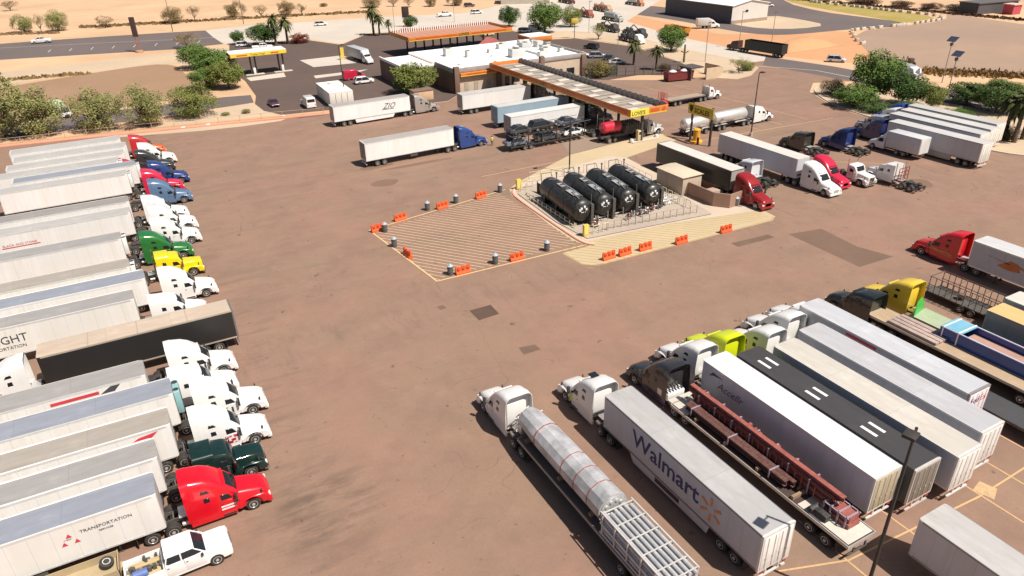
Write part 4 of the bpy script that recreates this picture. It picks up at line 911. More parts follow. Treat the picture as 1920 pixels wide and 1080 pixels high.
# box truck and fridge trucks by the station's left side
def box_truck(lab, loc, rz, body=(.72, .71, .69), cabc=WT, L=8.5, H=3.6, group='box trucks'):
    P = empty('box_truck', lab, 'box truck', loc, rz, group)
    cb = paint(cabc, .3, 0, .06, .5, .5, dust=.05, name='truck_paint')
    MB().loft([sec(-.05, .85, .5, 1.1, .2), sec(-.3, .98, .45, 1.35, .25), sec(-1.2, 1.02, .45, 1.6, .25), sec(-1.5, 1.05, .5, 1.8, .25), sec(-2.2, 1.12, .5, 2.5, .3), sec(-3.2, 1.15, .5, 2.65, .3)]).build('cab', cb, P, 50)
    MB().loft([sec(-1.62, .85, 1.85, 1.98, .05), sec(-2.12, .98, 1.9, 2.50, .1)]).build('windshield', glass(), P, 40)
    for s in (-1, 1): MB().prism([(-1.9, 1.6), (-2.2, 2.15), (-2.9, 2.2), (-2.9, 1.6)], *sorted((s * 1.0, s * 1.165))).build('side_window', glass(), P)
    MB().loft([sec(-2.5, 1.0, 2.5, 2.7, .1), sec(-3.35, 1.15, 2.5, H - .15, .3)]).build('roof_fairing', cb, P, 50)
    MB().box(-3.45 - L, -3.45, -1.25, 1.25, 1.0, H, .03).build('cargo_box', ribbed(body, 1.0, .03, 0, .45, name='truck_box'), P)
    MB().box(-3.45 - L - .03, -3.4 - L, -1.15, 1.15, 1.1, H - .15).build('rear_door', paint((.7, .69, .66), name='rear_door'), P)
    MB().box(-3.4 - L, -1.5, -.45, .45, .65, .95).build('frame', DKG(), P)
    for x in (-1.1, -L - .8, -L + .4): 
        for s in (-1, 1): wheel(P, x, s * .95, .48, .4, s)
    return P
box_truck('white truck with a dark-lettered side heading out past the diesel scale, beside the concrete pad', (63.6, 198.6, 0), R(-84), body=(.45, .46, .48), L=10)
bt2 = box_truck('white straight truck with a long white box among the blue tractors at the right', (111.0, 75.4, 0), HP, body=(.58, .58, .60), L=6.0, H=3.6)
# centre right group

GC = 'tractors parked beyond the tank island'; TC = 'trailers parked beyond the tank island'
place(tractor('aero', (.28, .014, .014)), (73.9, 63.2), -HP, 'dark red tractor with a black-sided trailer beside the block enclosure', GC)
place(trailer(side=(.03, .027, .024), roof=(.70, .66, .61), frame=(.12, .1, .09), rear_frame=(.1, .09, .08), period=30, rim=.03), (73.9, 69.5), -HP, 'black-sided trailer with a pale roof behind the dark red tractor', TC)
MB().box(.02, .06, -1.2, 1.2, 1.3, 3.95).build('nose_panel', paint((.42, .38, .35), .5, name='nose_grey'), [o for o in bpy.data.objects if o.get('label', '').startswith('black-sided trailer with a pale')][0])
place(tractor('aero', WT), (85.7, 61.8), -HP, 'white tractor facing us, coupled to the long grey-white trailer beyond the island', GC)
place(trailer(side=(.60, .60, .64), roof=(.72, .66, .61), rim=.03, frame=(.5, .5, .5)), (85.7, 68.2), -HP, 'long trailer with a shaded grey side and pale roof beyond the island', TC)
place(tractor('mid', (.70, .70, .72)), (81.1, 77.8), HP, 'silvery white tractor without a trailer squeezed between two trailers', GC)
place(tractor('aero', (.52, .015, .05)), (89.3, 63.1), -HP, 'crimson tractor half hidden behind the white one facing us', GC)
place(tractor('day', (.72, .69, .66), skirt=False), (93.4, 61.9), -HP, 'cream short-cab tractor with a chrome grille', GC)
place(tractor('classic', (.74, .72, .70), rack=(.3, .05, .04)), (97.3, 65.6), HP, 'white flat-topped sleeper tractor turned away, red rack behind its cab', GC)
place(tractor('mid', (.045, .042, .035)), (99.4, 84.0), HP, 'black tractor without a trailer, leftmost of the dark ones', GC)
place(tractor('aero', (.02, .04, .16)), (105.2, 80.6), HP, 'dark blue tractor without a trailer beside the black one', GC)
place(tractor('aero', (.02, .03, .11)), (114.7, 81.2), HP, 'navy tractor coupled to the nearest trailer of the far right group', GC)
place(tractor('mid', (.42, .43, .45)), (119.4, 84.4), HP, 'grey tractor in the far right group', GC)
place(tractor('aero', (.74, .74, .74)), (123.3, 85.0), HP, 'white tractor in the far right group, before the bushes', GC)
place(tractor('aero', (.02, .06, .32)), (127.2, 86.4), HP, 'bright blue tractor farthest in the far right group', GC)
for u, v, sd_, rf_, lab in [(114.7, 74.7, (.52, .52, .54), (.60, .58, .57), 'nearest trailer of the far right group, its full grey side visible'), (119.4, 77.9, (.6, .6, .6), (.57, .56, .56), 'second trailer of the far right group, behind the grey tractor'),
        (123.3, 78.6, (.62, .62, .62), (.61, .59, .57), 'third trailer of the far right group, behind the white tractor'), (127.2, 79.9, (.62, .61, .58), (.54, .53, .50), 'farthest trailer of the far right group, beside the planted island')]:
    place(trailer(side=sd_, roof=rf_, rim=.03, door=(.8, .77, .7), rear_frame=(.78, .74, .68), frame=(.3, .3, .31), skirt=(.4, .38, .33) if u < 116 else None), (u, v), HP, lab, TC)

# ------------------------------------------------------------------ pickup with a loaded bed and trailer at the bottom left
pk = place(car('pickup', (.80, .79, .77)), (-.7, 38.9), R(2), 'white crew-cab pickup with a packed open bed, nearest vehicle at the bottom left')
for x in (-2.1, -3.0):
    for s in (-1, 1): pass
ut = empty('utility_trailer', 'small utility trailer with a spare wheel beside the white pickup', 'trailer', (-7.2, 40.3, 0))
MB().box(-5.5, 0, -.9, .9, .5, .6).box(-5.5, 0, .86, .9, .6, 1.15).box(-5.5, 0, -.9, -.86, .6, 1.15).box(-.05, 0, -.9, .9, .6, 1.2).prism([(0, -.4), (1.2, 0), (0, .4)], .5, .58, 'z').build('tray', paint((.42, .33, .2), .7, name='tan_tray'), ut)
for s in (-1, 1): wheel(ut, -2.8, s * 1.0, .36, .2, s)
MB().lathe((-.7, .35, .95), (.2, -.2, 1), [(-.12, .28), (-.1, .42), (.1, .42), (.12, .28)], 18).build('spare_tyre', RUB(), ut); MB().lathe((-.7, .35, 1.02), (.2, -.2, 1), [(0, .26), (.06, .24), (.04, .1)], 14).build('spare_rim', ALU(), ut)
ld = empty('bed_cargo', 'jumble of tools, a blue barrel and boards in the bed of the white pickup', 'tools', (-5.8, 38.8, .72))
MB().lathe((-.7, -.35, .35), (1, 0, 0), [(0, .2), (.05, .28), (.85, .28), (.9, .2)], 14).build('barrel', paint((.12, .18, .4), .4, name='barrel_blue'), ld)
MB().box(-.9, .9, .1, .5, .1, .5, .02).box(-.2, .9, -.6, -.2, .1, .3, .02).build('board', paint((.5, .38, .2), .7, name='board'), ld)
m = MB(); rr = random.Random(9)
for i in range(18): x, y = rr.uniform(-.9, .9), rr.uniform(-.5, .8); m.box(x, x + rr.uniform(.1, .4), y, y + rr.uniform(.05, .25), .3, .45 + rr.uniform(0, .35), .01)
m.build('tools', DKG(), ld)

# ------------------------------------------------------------------ tank island
GT = 'black storage tanks on the island'
tkb = paint((.010, .013, .014), .42, 0, .4, .8, .1, dust=.16, name='tank_black')
tls = ['leftmost of the four black storage tanks', 'second black storage tank from the left', 'third black storage tank from the left, second from the right', 'rightmost of the four black storage tanks, beside the beige hut']
ends = [((1096, 399), (1021, 346)), ((1137, 388), (1064, 337)), ((1181, 379), (1107, 330)), ((1228, 369), (1147, 322))]
def tank():
    P = empty('storage_tank', 'tank', 'storage tank'); Lt = 11.2; r = 1.55; zc = 2.0
    MB().lathe((0, 0, zc), (0, 1, 0), [(0, .1), (.02, .6), (.2, 1.15), (.5, 1.45), (.8, r), (Lt - .8, r), (Lt - .5, 1.45), (Lt - .2, 1.15), (Lt - .02, .6), (Lt, .1)], 26).build('shell', tkb, P, 50)
    MB().lathe((0, 3.2, zc), (0, 1, 0), [(0, r), (0, r + .04), (.08, r + .04), (.08, r)], 26).build('weld_band', tkb, P); MB().lathe((0, 7.6, zc), (0, 1, 0), [(0, r), (0, r + .04), (.08, r + .04), (.08, r)], 26).build('weld_band', tkb, P)
    for y in (1.6, 5.6, Lt - 1.9): MB().prism([(-1.35, .1), (1.35, .1), (1.3, 1.5), (.8, 1.0), (0, .62), (-.8, 1.0), (-1.3, 1.5)], y, y + .4).build('saddle', tkb, P)
    top = zc + r
    m = MB()
    for y in (1.8, 3.2, 5.0, 6.6): m.lathe((0, y, top - .05), (0, 0, 1), [(0, .3), (.18, .3), (.2, .1)], 12)
    m.lathe((.5, 9.3, top - .3), (0, 0, 1), [(0, .08), (1.1, .08), (1.1, .16), (1.3, .12)], 8); m.build('manhole', DKG(), P)
    MB().box(-.5, .5, 2.2, 4.6, top + .02, top + .08).box(-.4, .3, 6.0, 7.4, top + .02, top + .1).build('highlight_plate', ALU(), P)  # bright plates added on the tank top to imitate highlights
    m = MB(); m.path([(-.3, 1.0, top), (-.3, 2.6, top + .22), (.35, 3.6, top + .18), (.35, 8.6, top + .2), (-.6, 9.4, top + .1)], .06, 6).path([(.45, 1.5, top + .1), (.5, 5, top + .15), (0, 5.6, top + .3)], .045, 6)
    m.build('pipe', paint((.5, .52, .52), .35, .6, name='pipe_grey'), P)
    m = MB()
    for x, z in ((-.55, 2.35), (-.1, 2.55), (.15, 2.2), (-.75, 2.15)): m.box(x, x + .26, -.02, .2, z, z + .3, .01)
    m.box(-.5, .2, -.0, .15, 1.95, 2.05); m.build('placard', paint((.75, .76, .78), .4, name='placard_white'), P)
    m = MB().box(.95, 1.35, -.1, 1.5, .2, 2.9).tube((1.15, .4, 2.9), (1.15, .4, 4.1), .07, n=8); m.build('valve_stack', DKG(), P)
    m = MB(); m.path([(-.9, Lt - .2, .15), (-.9, Lt + .1, 3.9), (.6, Lt + .1, 3.9), (.6, Lt - .4, 3.4)], .05, 6); m.build('vent_pipe', DKG(), P); return P
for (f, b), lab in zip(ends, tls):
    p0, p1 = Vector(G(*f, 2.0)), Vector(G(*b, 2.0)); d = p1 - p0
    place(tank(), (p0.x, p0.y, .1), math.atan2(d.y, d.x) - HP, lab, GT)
# dark mesh screen along the left flank of the tanks
sc_ = empty('mesh_screen', 'dark mesh windscreen standing along the left flank of the tanks', 'screen', (51.0, 79.8, .1), R(2))
MB().box(-.03, .03, -6, 6.2, .0, 1.5).build('screen_cloth', paint((.03, .035, .04), .8, name='screen_cloth'), sc_); MB().box(-.05, .05, -6.1, -6, 0, 1.7).build('post', DKG(), sc_); MB().box(-.05, .05, 6.2, 6.3, 0, 1.7).build('post', DKG(), sc_)
# pipework and pumps in front of the tanks
def machine(lab, loc, seed, wdt=1.6, dep=.9, ht=1.2, mats=None, cat='pump'):
    P = empty('pump_skid', lab, cat, (*loc, .1), 0, 'pumps and valves in front of the tanks'); rr = random.Random(seed); mats = mats or [paint((.28, .08, .05), .5, name='rust_red'), ALU(), DKG()]
    MB().box(-wdt / 2, wdt / 2, -dep / 2, dep / 2, 0, .15).build('base', paint((.4, .38, .35), .7, name='skid_base'), P)
    for k, mt in enumerate(mats):
        m = MB()
        for i in range(4):
            x, y = rr.uniform(-wdt / 2, wdt / 2 - .3), rr.uniform(-dep / 2, dep / 2 - .2); r = rr.uniform(.06, .16)
            m.tube((x, y, .1), (x, y, rr.uniform(.5, ht)), r * .6, n=8).lathe((x, y, rr.uniform(.3, ht * .7)), (rr.choice([0, 1]), 1, 0), [(-.1, r), (.0, r * 1.6), (.1, r)], 10).tube((x, y, ht * .5), (x + rr.uniform(-.6, .6), y, ht * .5), r * .5, n=6)
        m.build(['motor', 'pipe', 'valve'][k], mt, P)
machine('steel cabinet-like pump behind the front rail at the left', (50.7, 70.6), 1, .8, .7, 1.7)
machine('rust-red valve cluster left of the centre, in front of the tanks', (56.2, 70.6), 2, 2.0); machine('rust-red valve cluster in the middle of the front rail', (58.6, 70.6), 3, 1.8)
machine('grey pump set in front of the third tank', (60.8, 71.4), 4, 1.6); machine('white-capped pump before the rightmost tank', (63.6, 72.2), 5, 1.0, .9, 1.5, [WHT(), ALU(), WHT()])
pm = MB()
for y in (77.2, 76.6, 75.6): pm.tube((50.5, y - 3.2, .45), (66.3, y - 2.8, .45), .06, n=6)
for x in (52.5, 55, 58, 61, 64.5): pm.tube((x, 71.6, .45), (x, 78, .5), .05, n=6).tube((x + .5, 71.4, .3), (x + .5, 71.4, 1.6), .05, n=6)
tag(pm.build('pipework', paint((.5, .48, .45), .4, .4, name='pipe_grey'), None, 40), 'grey pipes running along the slab in front of the black tanks', 'pipes')
def spair(lab, pts, h, mat, n_mid=1, group=None, name='guard_rail', z0=.1, gap=1.2, tube=.035, rails=(1.0,), cat='railing'):
    P = empty(name, lab, cat, (pts[0][0], pts[0][1], z0), 0, group); o = Vector(pts[0])
    rl_ = MB()
    for a, b in zip(pts, pts[1:]):
        a, b = Vector(a) - o, Vector(b) - o; L = (b - a).length; n = max(1, round(L / gap))
        for k in rails: rl_.tube((a.x, a.y, h * k), (b.x, b.y, h * k), tube, n=6)
        for i in range(n + 1):
            q = a + (b - a) * i / n; MB().tube((q.x, q.y, 0), (q.x, q.y, h), tube * 1.3, n=6).build('post', mat, P)
    rl_.build('rail', mat, P); return P
cream = paint((.60, .54, .36), .5, 0, .1, 2, name='cream_rail'); yel = paint((.72, .52, .08), .5, 0, .1, 2, name='safety_yellow'); rust = paint((.35, .25, .2), .6, .2, .3, 2, name='rusty_rail')
# hoop barriers
HG = 'cream hoop barriers around the tanks'
hoop = empty('hoop_barrier', 'h', 'hoop barrier'); MB().path([(-.45, 0, 0), (-.45, 0, 1.15), (.45, 0, 1.15), (.45, 0, 0)], .055, 8).build('hoop', cream, hoop)
spots = [(65.9, 76.6, 'nearest the hut in the right row'), (65.7, 75.2, 'second from the hut in the right row'), (65.6, 73.8, 'third from the hut in the right row'), (65.5, 72.4, 'third from the slab corner in the right row'), (65.4, 71.0, 'second from the slab corner in the right row'), (65.3, 69.6, 'at the right corner of the slab')]
for x, y, l in spots: place(hoop, (x, y, .1), HP, 'cream hoop barrier ' + l, HG)
for i, x in enumerate((49.4, 50.9)): place(hoop, (x, 68.9, .1), 0, ['cream hoop barrier behind the near yellow cabinet', 'cream hoop barrier right of the near yellow cabinet'][i], HG)
for i, (x, y) in enumerate([(49.3, 87.6), (50.8, 88.3)]): place(hoop, (x, y, .1), 0, ['cream hoop barrier beside the far yellow cabinet', 'cream hoop barrier just left of the leftmost tank end'][i], HG)
spair('rusty front railing of the tank island', [(51.3, 69.2), (65.0, 67.5)], 1.1, rust, rails=(1.0, .5), gap=1.1)
spair('grey wire fence along the right side of the tanks', [(66.8, 79.5), (67.2, 89.0)], 1.5, paint((.4, .38, .35), .5, .4, name='fence_grey'), rails=(1.0, .5, .1), gap=1.6, tube=.025)
spair('grey wire fence behind the tanks', [(52.0, 90.6), (67.2, 89.2)], 1.5, paint((.4, .38, .35), .5, .4, name='fence_grey'), rails=(1.0, .5, .1), gap=1.9, tube=.025)
spair('thin steel railing at the near end of the leftmost tank', [(50.4, 75.5), (50.2, 73.8), (54.0, 73.2)], 1.7, DKG(), rails=(1.0, .5), gap=1.2)
# yellow wheel-stop rail with short posts on the left flank
spair('low yellow guard rail with short posts along the painted kerb', [(48.3, 84.0), (48.0, 71.8)], .75, cream, rails=(.45,), gap=1.25, tube=.06)
bp = spair('low cream concrete edging rail beside the painted kerb', [(48.9, 86.0), (48.6, 72.4)], .35, cream, rails=(1.0,), gap=3.4, tube=.07)
for i, (x, y, l) in enumerate([(47.9, 69.1, 'yellow cabinet at the near corner of the island kerb'), (49.1, 88.8, 'yellow cabinet at the far corner of the island kerb')]):
    P = empty('yellow_cabinet', l, 'cabinet', (x, y, .1), 0, 'yellow cabinets'); MB().box(-.35, .35, -.2, .2, 0, 1.5, .03).build('case', yel, P); MB().box(-.25, .25, -.215, -.2, .2, 1.3).build('door', paint((.8, .66, .2), .5, name='pale_yellow'), P); MB().tube((.5, 0, 0), (.5, 0, 1.1), .08, n=10).build('bollard', yel, P)
# beige hut, block enclosure
hut = empty('equipment_hut', 'beige windowless hut with a low hipped roof on the island', 'hut', (69.5, 76.6, .004))
cb_ = ribbed((.52, .42, .32), .6, .03, 0, .7, name='stucco'); MB().box(-1.75, 1.75, -2.9, 2.9, 0, 2.75, .03).build('wall', cb_, hut)
MB().add([(-1.95, -3.1, 2.75), (1.95, -3.1, 2.75), (1.95, 3.1, 2.75), (-1.95, 3.1, 2.75), (-.4, -2.4, 3.15), (.4, -2.4, 3.15), (.4, 2.4, 3.15), (-.4, 2.4, 3.15)], [(0, 1, 5, 4), (1, 2, 6, 5), (2, 3, 7, 6), (3, 0, 4, 7), (4, 5, 6, 7), (3, 2, 1, 0)]).build('roof', ribbed((.60, .50, .38), .5, .05, 1, .7, name='hut_roof'), hut)
MB().box(-1.79, -1.74, .6, 1.6, .05, 2.2).box(-1.79, -1.74, 1.8, 2.5, .8, 2.0).build('door', paint((.45, .37, .29), .6, name='hut_door'), hut)
en = empty('block_enclosure', 'roofless brown block enclosure with machinery inside, next to the beige hut', 'enclosure', (71.0, 69.6, .004)); bw = ribbed((.36, .22, .16), .4, .05, 2, .85, name='brown_block', streak=False, var=.15)
MB().box(-2.3, -2.1, -1.2, 4.0, 0, 2.0).build('wall', bw, en); MB().box(2.4, 2.6, -2.6, 6.0, 0, 2.0).build('wall', bw, en); MB().prism([(-2.3, -1.2), (-.9, -3.0), (2.6, -2.6), (2.6, -2.4), (-.8, -2.8), (-2.15, -1.1)], 0, 2.0, 'z').build('wall', bw, en)
MB().box(-.9, .9, .8, 2.2, 0, 1.2, .05).build('machine_box', paint((.42, .3, .25), .6, name='dusty_case'), en); MB().box(-.5, .8, -1.6, -.6, 0, 1.0, .05).build('machine_box', paint((.5, .4, .33), .6, name='dusty_case2'), en)
# barrels and orange barriers
org = paint((.80, .11, .025), .45, 0, .12, 1.5, dust=.06, name='barrier_orange'); grey = paint((.10, .105, .11), .6, 0, .2, 2, name='bin_grey')
jb = empty('plastic_barrier', 'b', 'barrier'); m = MB()
m.loft([[(x, -.28, 0), (x, -.28, .18), (x, -.12, .45), (x, -.1, .95 + dz), (x, .1, .95 + dz), (x, .12, .45), (x, .28, .18), (x, .28, 0)] for x, dz in ((-.9, 0), (-.55, 0), (-.5, -.1), (-.2, -.1), (-.15, 0), (.15, 0), (.2, -.1), (.5, -.1), (.55, 0), (.9, 0))])
m.build('shell', org, jb, 30); m = MB()
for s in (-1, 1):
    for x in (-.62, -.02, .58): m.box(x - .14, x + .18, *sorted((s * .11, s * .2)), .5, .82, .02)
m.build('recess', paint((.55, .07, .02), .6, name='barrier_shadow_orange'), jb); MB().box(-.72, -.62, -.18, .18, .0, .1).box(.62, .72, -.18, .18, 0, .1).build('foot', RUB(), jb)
BG = 'orange plastic barriers'
for (x, y, a, l) in [(25.6, 84.9, 10, 'orange barrier at the far left corner of the hatched area'), (29.5, 86.8, 10, 'orange barrier left of the first pair of bins on the far edge of the hatching'), (36.2, 87.8, 10, 'orange barrier between two bins on the far edge of the hatching'), (42.7, 88.6, 10, 'orange barrier nearest the kerb on the far edge of the hatching'),
        (26.1, 75.4, 95, 'orange barrier seen end on, on the left edge of the hatching'), (29.9, 67.7, 0, 'orange barrier at the near left corner of the hatching'), (37.0, 67.6, 0, 'orange barrier between two bins on the near edge of the hatching'),
        (46.5, 62.1, 3, 'orange barrier leftmost on the yellow concrete apron edge'), (48.8, 62.0, 3, 'orange barrier second from the left on the apron edge'), (51.8, 61.9, 0, 'orange barrier third from the left on the apron edge'), (56.8, 61.1, 0, 'orange barrier fourth from the left on the apron edge'), (63.9, 60.8, 0, 'orange barrier standing apart at the right end of the apron edge')]:
    place(jb, (x, y, .012), R(a), l, BG)
bn = empty('trash_drum', 'b', 'trash bin'); MB().lathe((0, 0, 0), (0, 0, 1), [(0, .28), (.02, .32), (.4, .34), (.42, .36), (.5, .34), (1.0, .35), (1.02, .38), (1.08, .38)], 16).build('drum', grey, bn); MB().lathe((0, 0, 1.08), (0, 0, 1), [(0, .39), (.06, .39), (.22, .2), (.3, .12)], 16).build('lid', paint((.36, .38, .40), .5, name='lid_grey'), bn)
for (x, y, l) in [(26.3, 84.0, 'dark bin right beside the barrier at the far left corner of the hatching'), (25.7, 78.9, 'dark bin on the left edge of the hatching'), (34.1, 88.2, 'dark bin leftmost on the far edge of the hatching'), (38.7, 88.6, 'dark bin between the two right barriers on the far edge of the hatching'), (46.2, 89.2, 'dark bin at the far right end of the hatching, by the kerb'),
        (28.5, 68.1, 'dark bin left of the near corner barrier'), (34.3, 68.0, 'dark bin in the middle of the near edge of the hatching'), (41.4, 67.9, 'dark bin rightmost on the near edge of the hatching'), (71.6, 66.9, 'left one of two grey bins beside the dark red tractor'), (72.6, 67.1, 'right one of two grey bins beside the dark red tractor')]:
    place(bn, (x, y, .012), 0, l, 'trash drums around the hatching')
# ------------------------------------------------------------------ store, canopies, far buildings
st = empty('station_store', 'flat white-roofed station store with brown stone pillars and orange awnings', 'store', (0, 0, 0))
wallm = paint((.56, .45, .34), .8, 0, .12, .6, name='beige_stucco'); brick = ribbed((.21, .135, .10), .35, .06, 2, .85, name='brown_stone', var=.2, streak=False); white = paint((.86, .86, .85), .6, 0, .06, .4, dust=.05, name='white_membrane')
MB().box(68, 104, 152.3, 180, 0, 5.0).build('wall', wallm, st); MB().box(60, 68, 163, 180, 0, 4.7).build('wall', brick, st); MB().box(67.9, 67.99, 152.3, 163, 0, 5.0).build('wall', brick, st)
MB().box(68.4, 103.6, 152.7, 179.6, 5.0, 5.06).build('roof', white, st); MB().box(60.4, 68, 163.4, 179.6, 4.7, 4.76).build('roof', white, st)
pm = paint((.36, .33, .31), .7, name='parapet_cap')
for x0, x1, y0, y1, z in [(67.9, 104.1, 152.1, 152.5, 5.6), (103.8, 104.2, 152.5, 180, 5.6), (67.8, 68.2, 152.5, 163, 5.6), (67.9, 104.1, 179.8, 180.2, 5.4), (59.8, 60.2, 163, 180, 5.2), (60.2, 67.8, 162.8, 163.2, 5.2)]: MB().box(x0, x1, y0, y1, 4.6, z, .03).build('parapet', pm if y0 < 153 else white, st)
for x in (67.9, 78.8, 90.6, 102.6): MB().box(x, x + 1.2, 151.7, 152.6, 0, 6.0 if x in (67.9, 90.6) else 5.3, .03).build('pillar', brick, st)
MB().box(59.6, 60.6, 162.4, 163.4, 0, 5.8, .03).build('pillar', brick, st)
fas = paint((.66, .22, .045), .45, 0, .1, .5, name='fascia_orange'); fasy = paint((.74, .47, .06), .45, 0, .1, .5, name='fascia_yellow'); fasr = paint((.62, .12, .03), .45, 0, .1, .5, name='fascia_red')
for x0, x1 in ((69.3, 78.6), (80.2, 90.2)):
    a = MB().box(x0, x1, 151.5, 152.3, 3.9, 4.5, .03).build('awning', fas, st); MB().box(x0, x1, 151.45, 151.5, 3.75, 3.95).build('awning_trim', fasy, a); MB().box(x0 + 1.5, x1 - .4, 151.44, 151.49, 4.1, 4.35).build('awning_band', fasr, a)
for x, w_ in ((81.2, 1.1), (83.3, 1.8), (86.0, 1.2), (92.5, 1.1), (95, 2.2), (98.5, 2.2)): MB().box(x, x + w_, 152.2, 152.31, .9 if w_ > 1.2 else .05, 2.4).build('window' if w_ > 1.2 else 'door', glass(), st)
for x in (70.5, 73.0, 76.2): MB().box(x, x + 1.0, 152.22, 152.31, .05, 2.2).build('door', paint((.42, .35, .27), .6, name='service_door'), st)
rng = random.Random(11)
ac = paint((.55, .55, .53), .6, 0, .15, 2, dust=.15, name='hvac_grey'); n_ac = 0
for i, (x, y, a, b, h, l) in enumerate([(75.0, 171.0, 2.0, 1.8, 1.9, 'tall grey rooftop unit farthest left on the store roof'), (78.5, 166.5, 1.3, 1.3, 1.6, 'slim grey rooftop vent box behind the awning side of the store roof'), (88.5, 160, 3.4, 2.4, 2.0, 'big beige-grey rooftop unit in the middle of the store roof'), (97, 160, 2.2, 1.8, 1.4, 'rooftop unit right of the big one'), (99.5, 164.5, 2.4, 1.8, 1.3, 'low rooftop unit near the right end of the roof'), (96.5, 169.5, 2.8, 2.0, 1.5, 'rooftop unit towards the back right of the roof'), (91.0, 172.8, 2.0, 1.6, 1.2, 'small rooftop unit towards the back middle of the roof'), (101.2, 159.5, 1.2, 1.2, 1.0, 'little rooftop box near the right parapet')]):
    P = empty('rooftop_unit', l, 'air conditioner', (x, y, 5.06), 0, 'air conditioners on the store roof'); MB().box(-a / 2, a / 2, -b / 2, b / 2, .1, h, .04).build('casing', ac, P); MB().box(-a / 2 - .08, a / 2 + .08, -b / 2 - .08, b / 2 + .08, 0, .12).build('curb', white, P); MB().lathe((0, 0, h), (0, 0, 1), [(0, min(a, b) * .35), (.12, min(a, b) * .35), (.12, min(a, b) * .1)], 12).build('fan', DKG(), P)
for i, (x, y, a, b, h, l) in enumerate([(94.0, 157, 1.6, 1.3, 1.1, 'small rooftop unit right behind the front parapet'), (100.5, 169.5, 1.8, 2.2, 1.5, 'tall box unit near the back right roof corner'), (93.5, 175.5, 2.2, 1.4, 1.0, 'low wide unit at the back edge of the store roof'), (86.0, 169, 1.5, 1.3, .9, 'single low unit alone in the middle of the white roof'), (98.0, 174.5, 1.6, 1.6, 1.3, 'square unit in the back right group'), (101.5, 174.0, 1.2, 1.4, 1.0, 'rightmost unit of the back group')]):
    P = empty('rooftop_unit', l, 'air conditioner', (x, y, 5.06), 0, 'air conditioners on the store roof'); MB().box(-a / 2, a / 2, -b / 2, b / 2, .1, h, .04).build('casing', ac, P); MB().box(-a / 2 - .08, a / 2 + .08, -b / 2 - .08, b / 2 + .08, 0, .12).build('curb', white, P)
rd_ = empty('roof_duct', 'pale duct run lying across the right half of the store roof', 'duct', (0, 0, 0)); MB().box(94.0, 94.5, 158, 172, 5.06, 5.5, .03).box(94.5, 99.0, 166.8, 167.3, 5.06, 5.45, .03).build('duct', ac, rd_)
for i, (x, y, l) in enumerate([(72.5, 158.5, 'leftmost small white dome on the store roof'), (81.5, 157.0, 'small white dome left of the big rooftop unit'), (84.0, 164, 'small white dome behind the big rooftop unit'), (93.5, 165, 'small white dome near the right group of rooftop units')]):
    P = empty('roof_vent', l, 'roof vent', (x, y, 5.06), 0, 'domed vents on the store roof'); MB().lathe((0, 0, 0), (0, 0, 1), [(0, .45), (.4, .45), (.42, .7), (.6, .6), (.8, .2)], 14).build('dome', white, P)
def canopy(name, label, x0, x1, y0, y1, z0, z1, cols, words, roofm, end_yellow=True, parapet_in=0):
    P = empty(name, label, 'fuel canopy')
    MB().box(x0, x1, y0, y1, z0 + .05, z0 + .35).build('soffit', paint((.55, .5, .45), .6, name='soffit'), P)
    MB().box(x0 + .1, x1 - .1, y0 + .1, y1 - .1, z0 + .35, z0 + .42).build('roof', roofm, P)
    for a in ((x0, x1, y0 - .12, y0, 0), (x0, x1, y1, y1 + .12, 0), (x0 - .12, x0, y0 - .12, y1 + .12, 1), (x1, x1 + .12, y0 - .12, y1 + .12, 1)):
        f = MB().box(a[0], a[1], a[2], a[3], z0, z1, .02).build('fascia', fas if (a[4] and not end_yellow) or (not a[4]) else fas, P)
        q = MB()
        if a[4]: ex = -.03 if a[0] < x0 else .0; q.box(a[0] + ex, a[1] + (.03 if ex == 0 else 0), a[2] + .1, a[3] - .1, z0 - .02, z0 + .18)
        else: ey = -.03 if a[2] < y0 else .0; q.box(a[0] + .1, a[1] - .1, a[2] + ey, a[3] + (.03 if ey == 0 else 0), z0 - .02, z0 + .18)
        q.build('trim', fasy, f)
    cm = paint((.07, .06, .055), .6, name='column_brown')
    for x, y in cols: MB().box(x - .2, x + .2, y - .2, y + .2, 0, z0 + .1, .02).build('column', cm, P)
    return P
panels = ribbed((.42, .36, .30), 2.0, .16, 1, .6, name='canopy_deck', groove=.25, dust=.3, var=.15, streak=False)
dc = canopy('diesel_canopy', 'long diesel canopy with an orange and yellow fascia reaching out from the store', 76.7, 84.7, 98, 151.2, 5.0, 6.2, [(79.9, 98.8)] + [(x, y) for y in (109, 118, 127, 136, 145) for x in (79.2, 82.4)], '', panels)
m = MB()
for i in range(33): m.box(84.35, 84.6, 98.3 + i * 1.6, 99.1 + i * 1.6, 5.42, 6.6)
m.box(84.45, 84.6, 98, 151.2, 5.42, 6.45); m.build('parapet', paint((.28, .26, .25), .6, .2, .1, 2, name='parapet_grey'), dc)
for i in range(20):
    y = 99.4 + i * 2.6; MB().box(77.2, 84.2, y, y + .1, 5.43, 5.5).build('roof_rib', paint((.2, .18, .16), .6, name='rib'), dc)
for i in range(16):
    for k in range(2):
        if (i + k) % 2 == 0: y = 100 + i * 3.1; MB().box(77.9 + k * 3.1, 80.3 + k * 3.1, y, y + 1.6, 5.44, 5.56, .02).build('roof_panel', paint((.60, .55, .48), .5, 0, .2, 1, name='white_panel'), dc)
MB().box(76.55, 80.5, 97.83, 97.87, 4.98, 6.22).build('end_panel', paint((.86, .72, .08), .45, name='sign_yellow'), dc)
grn = paint((.06, .09, .02), .5, name='sign_green'); text("LOVE'S", .95, grn, dc, (76.8, 97.82, 5.2), rs, bold=.02)
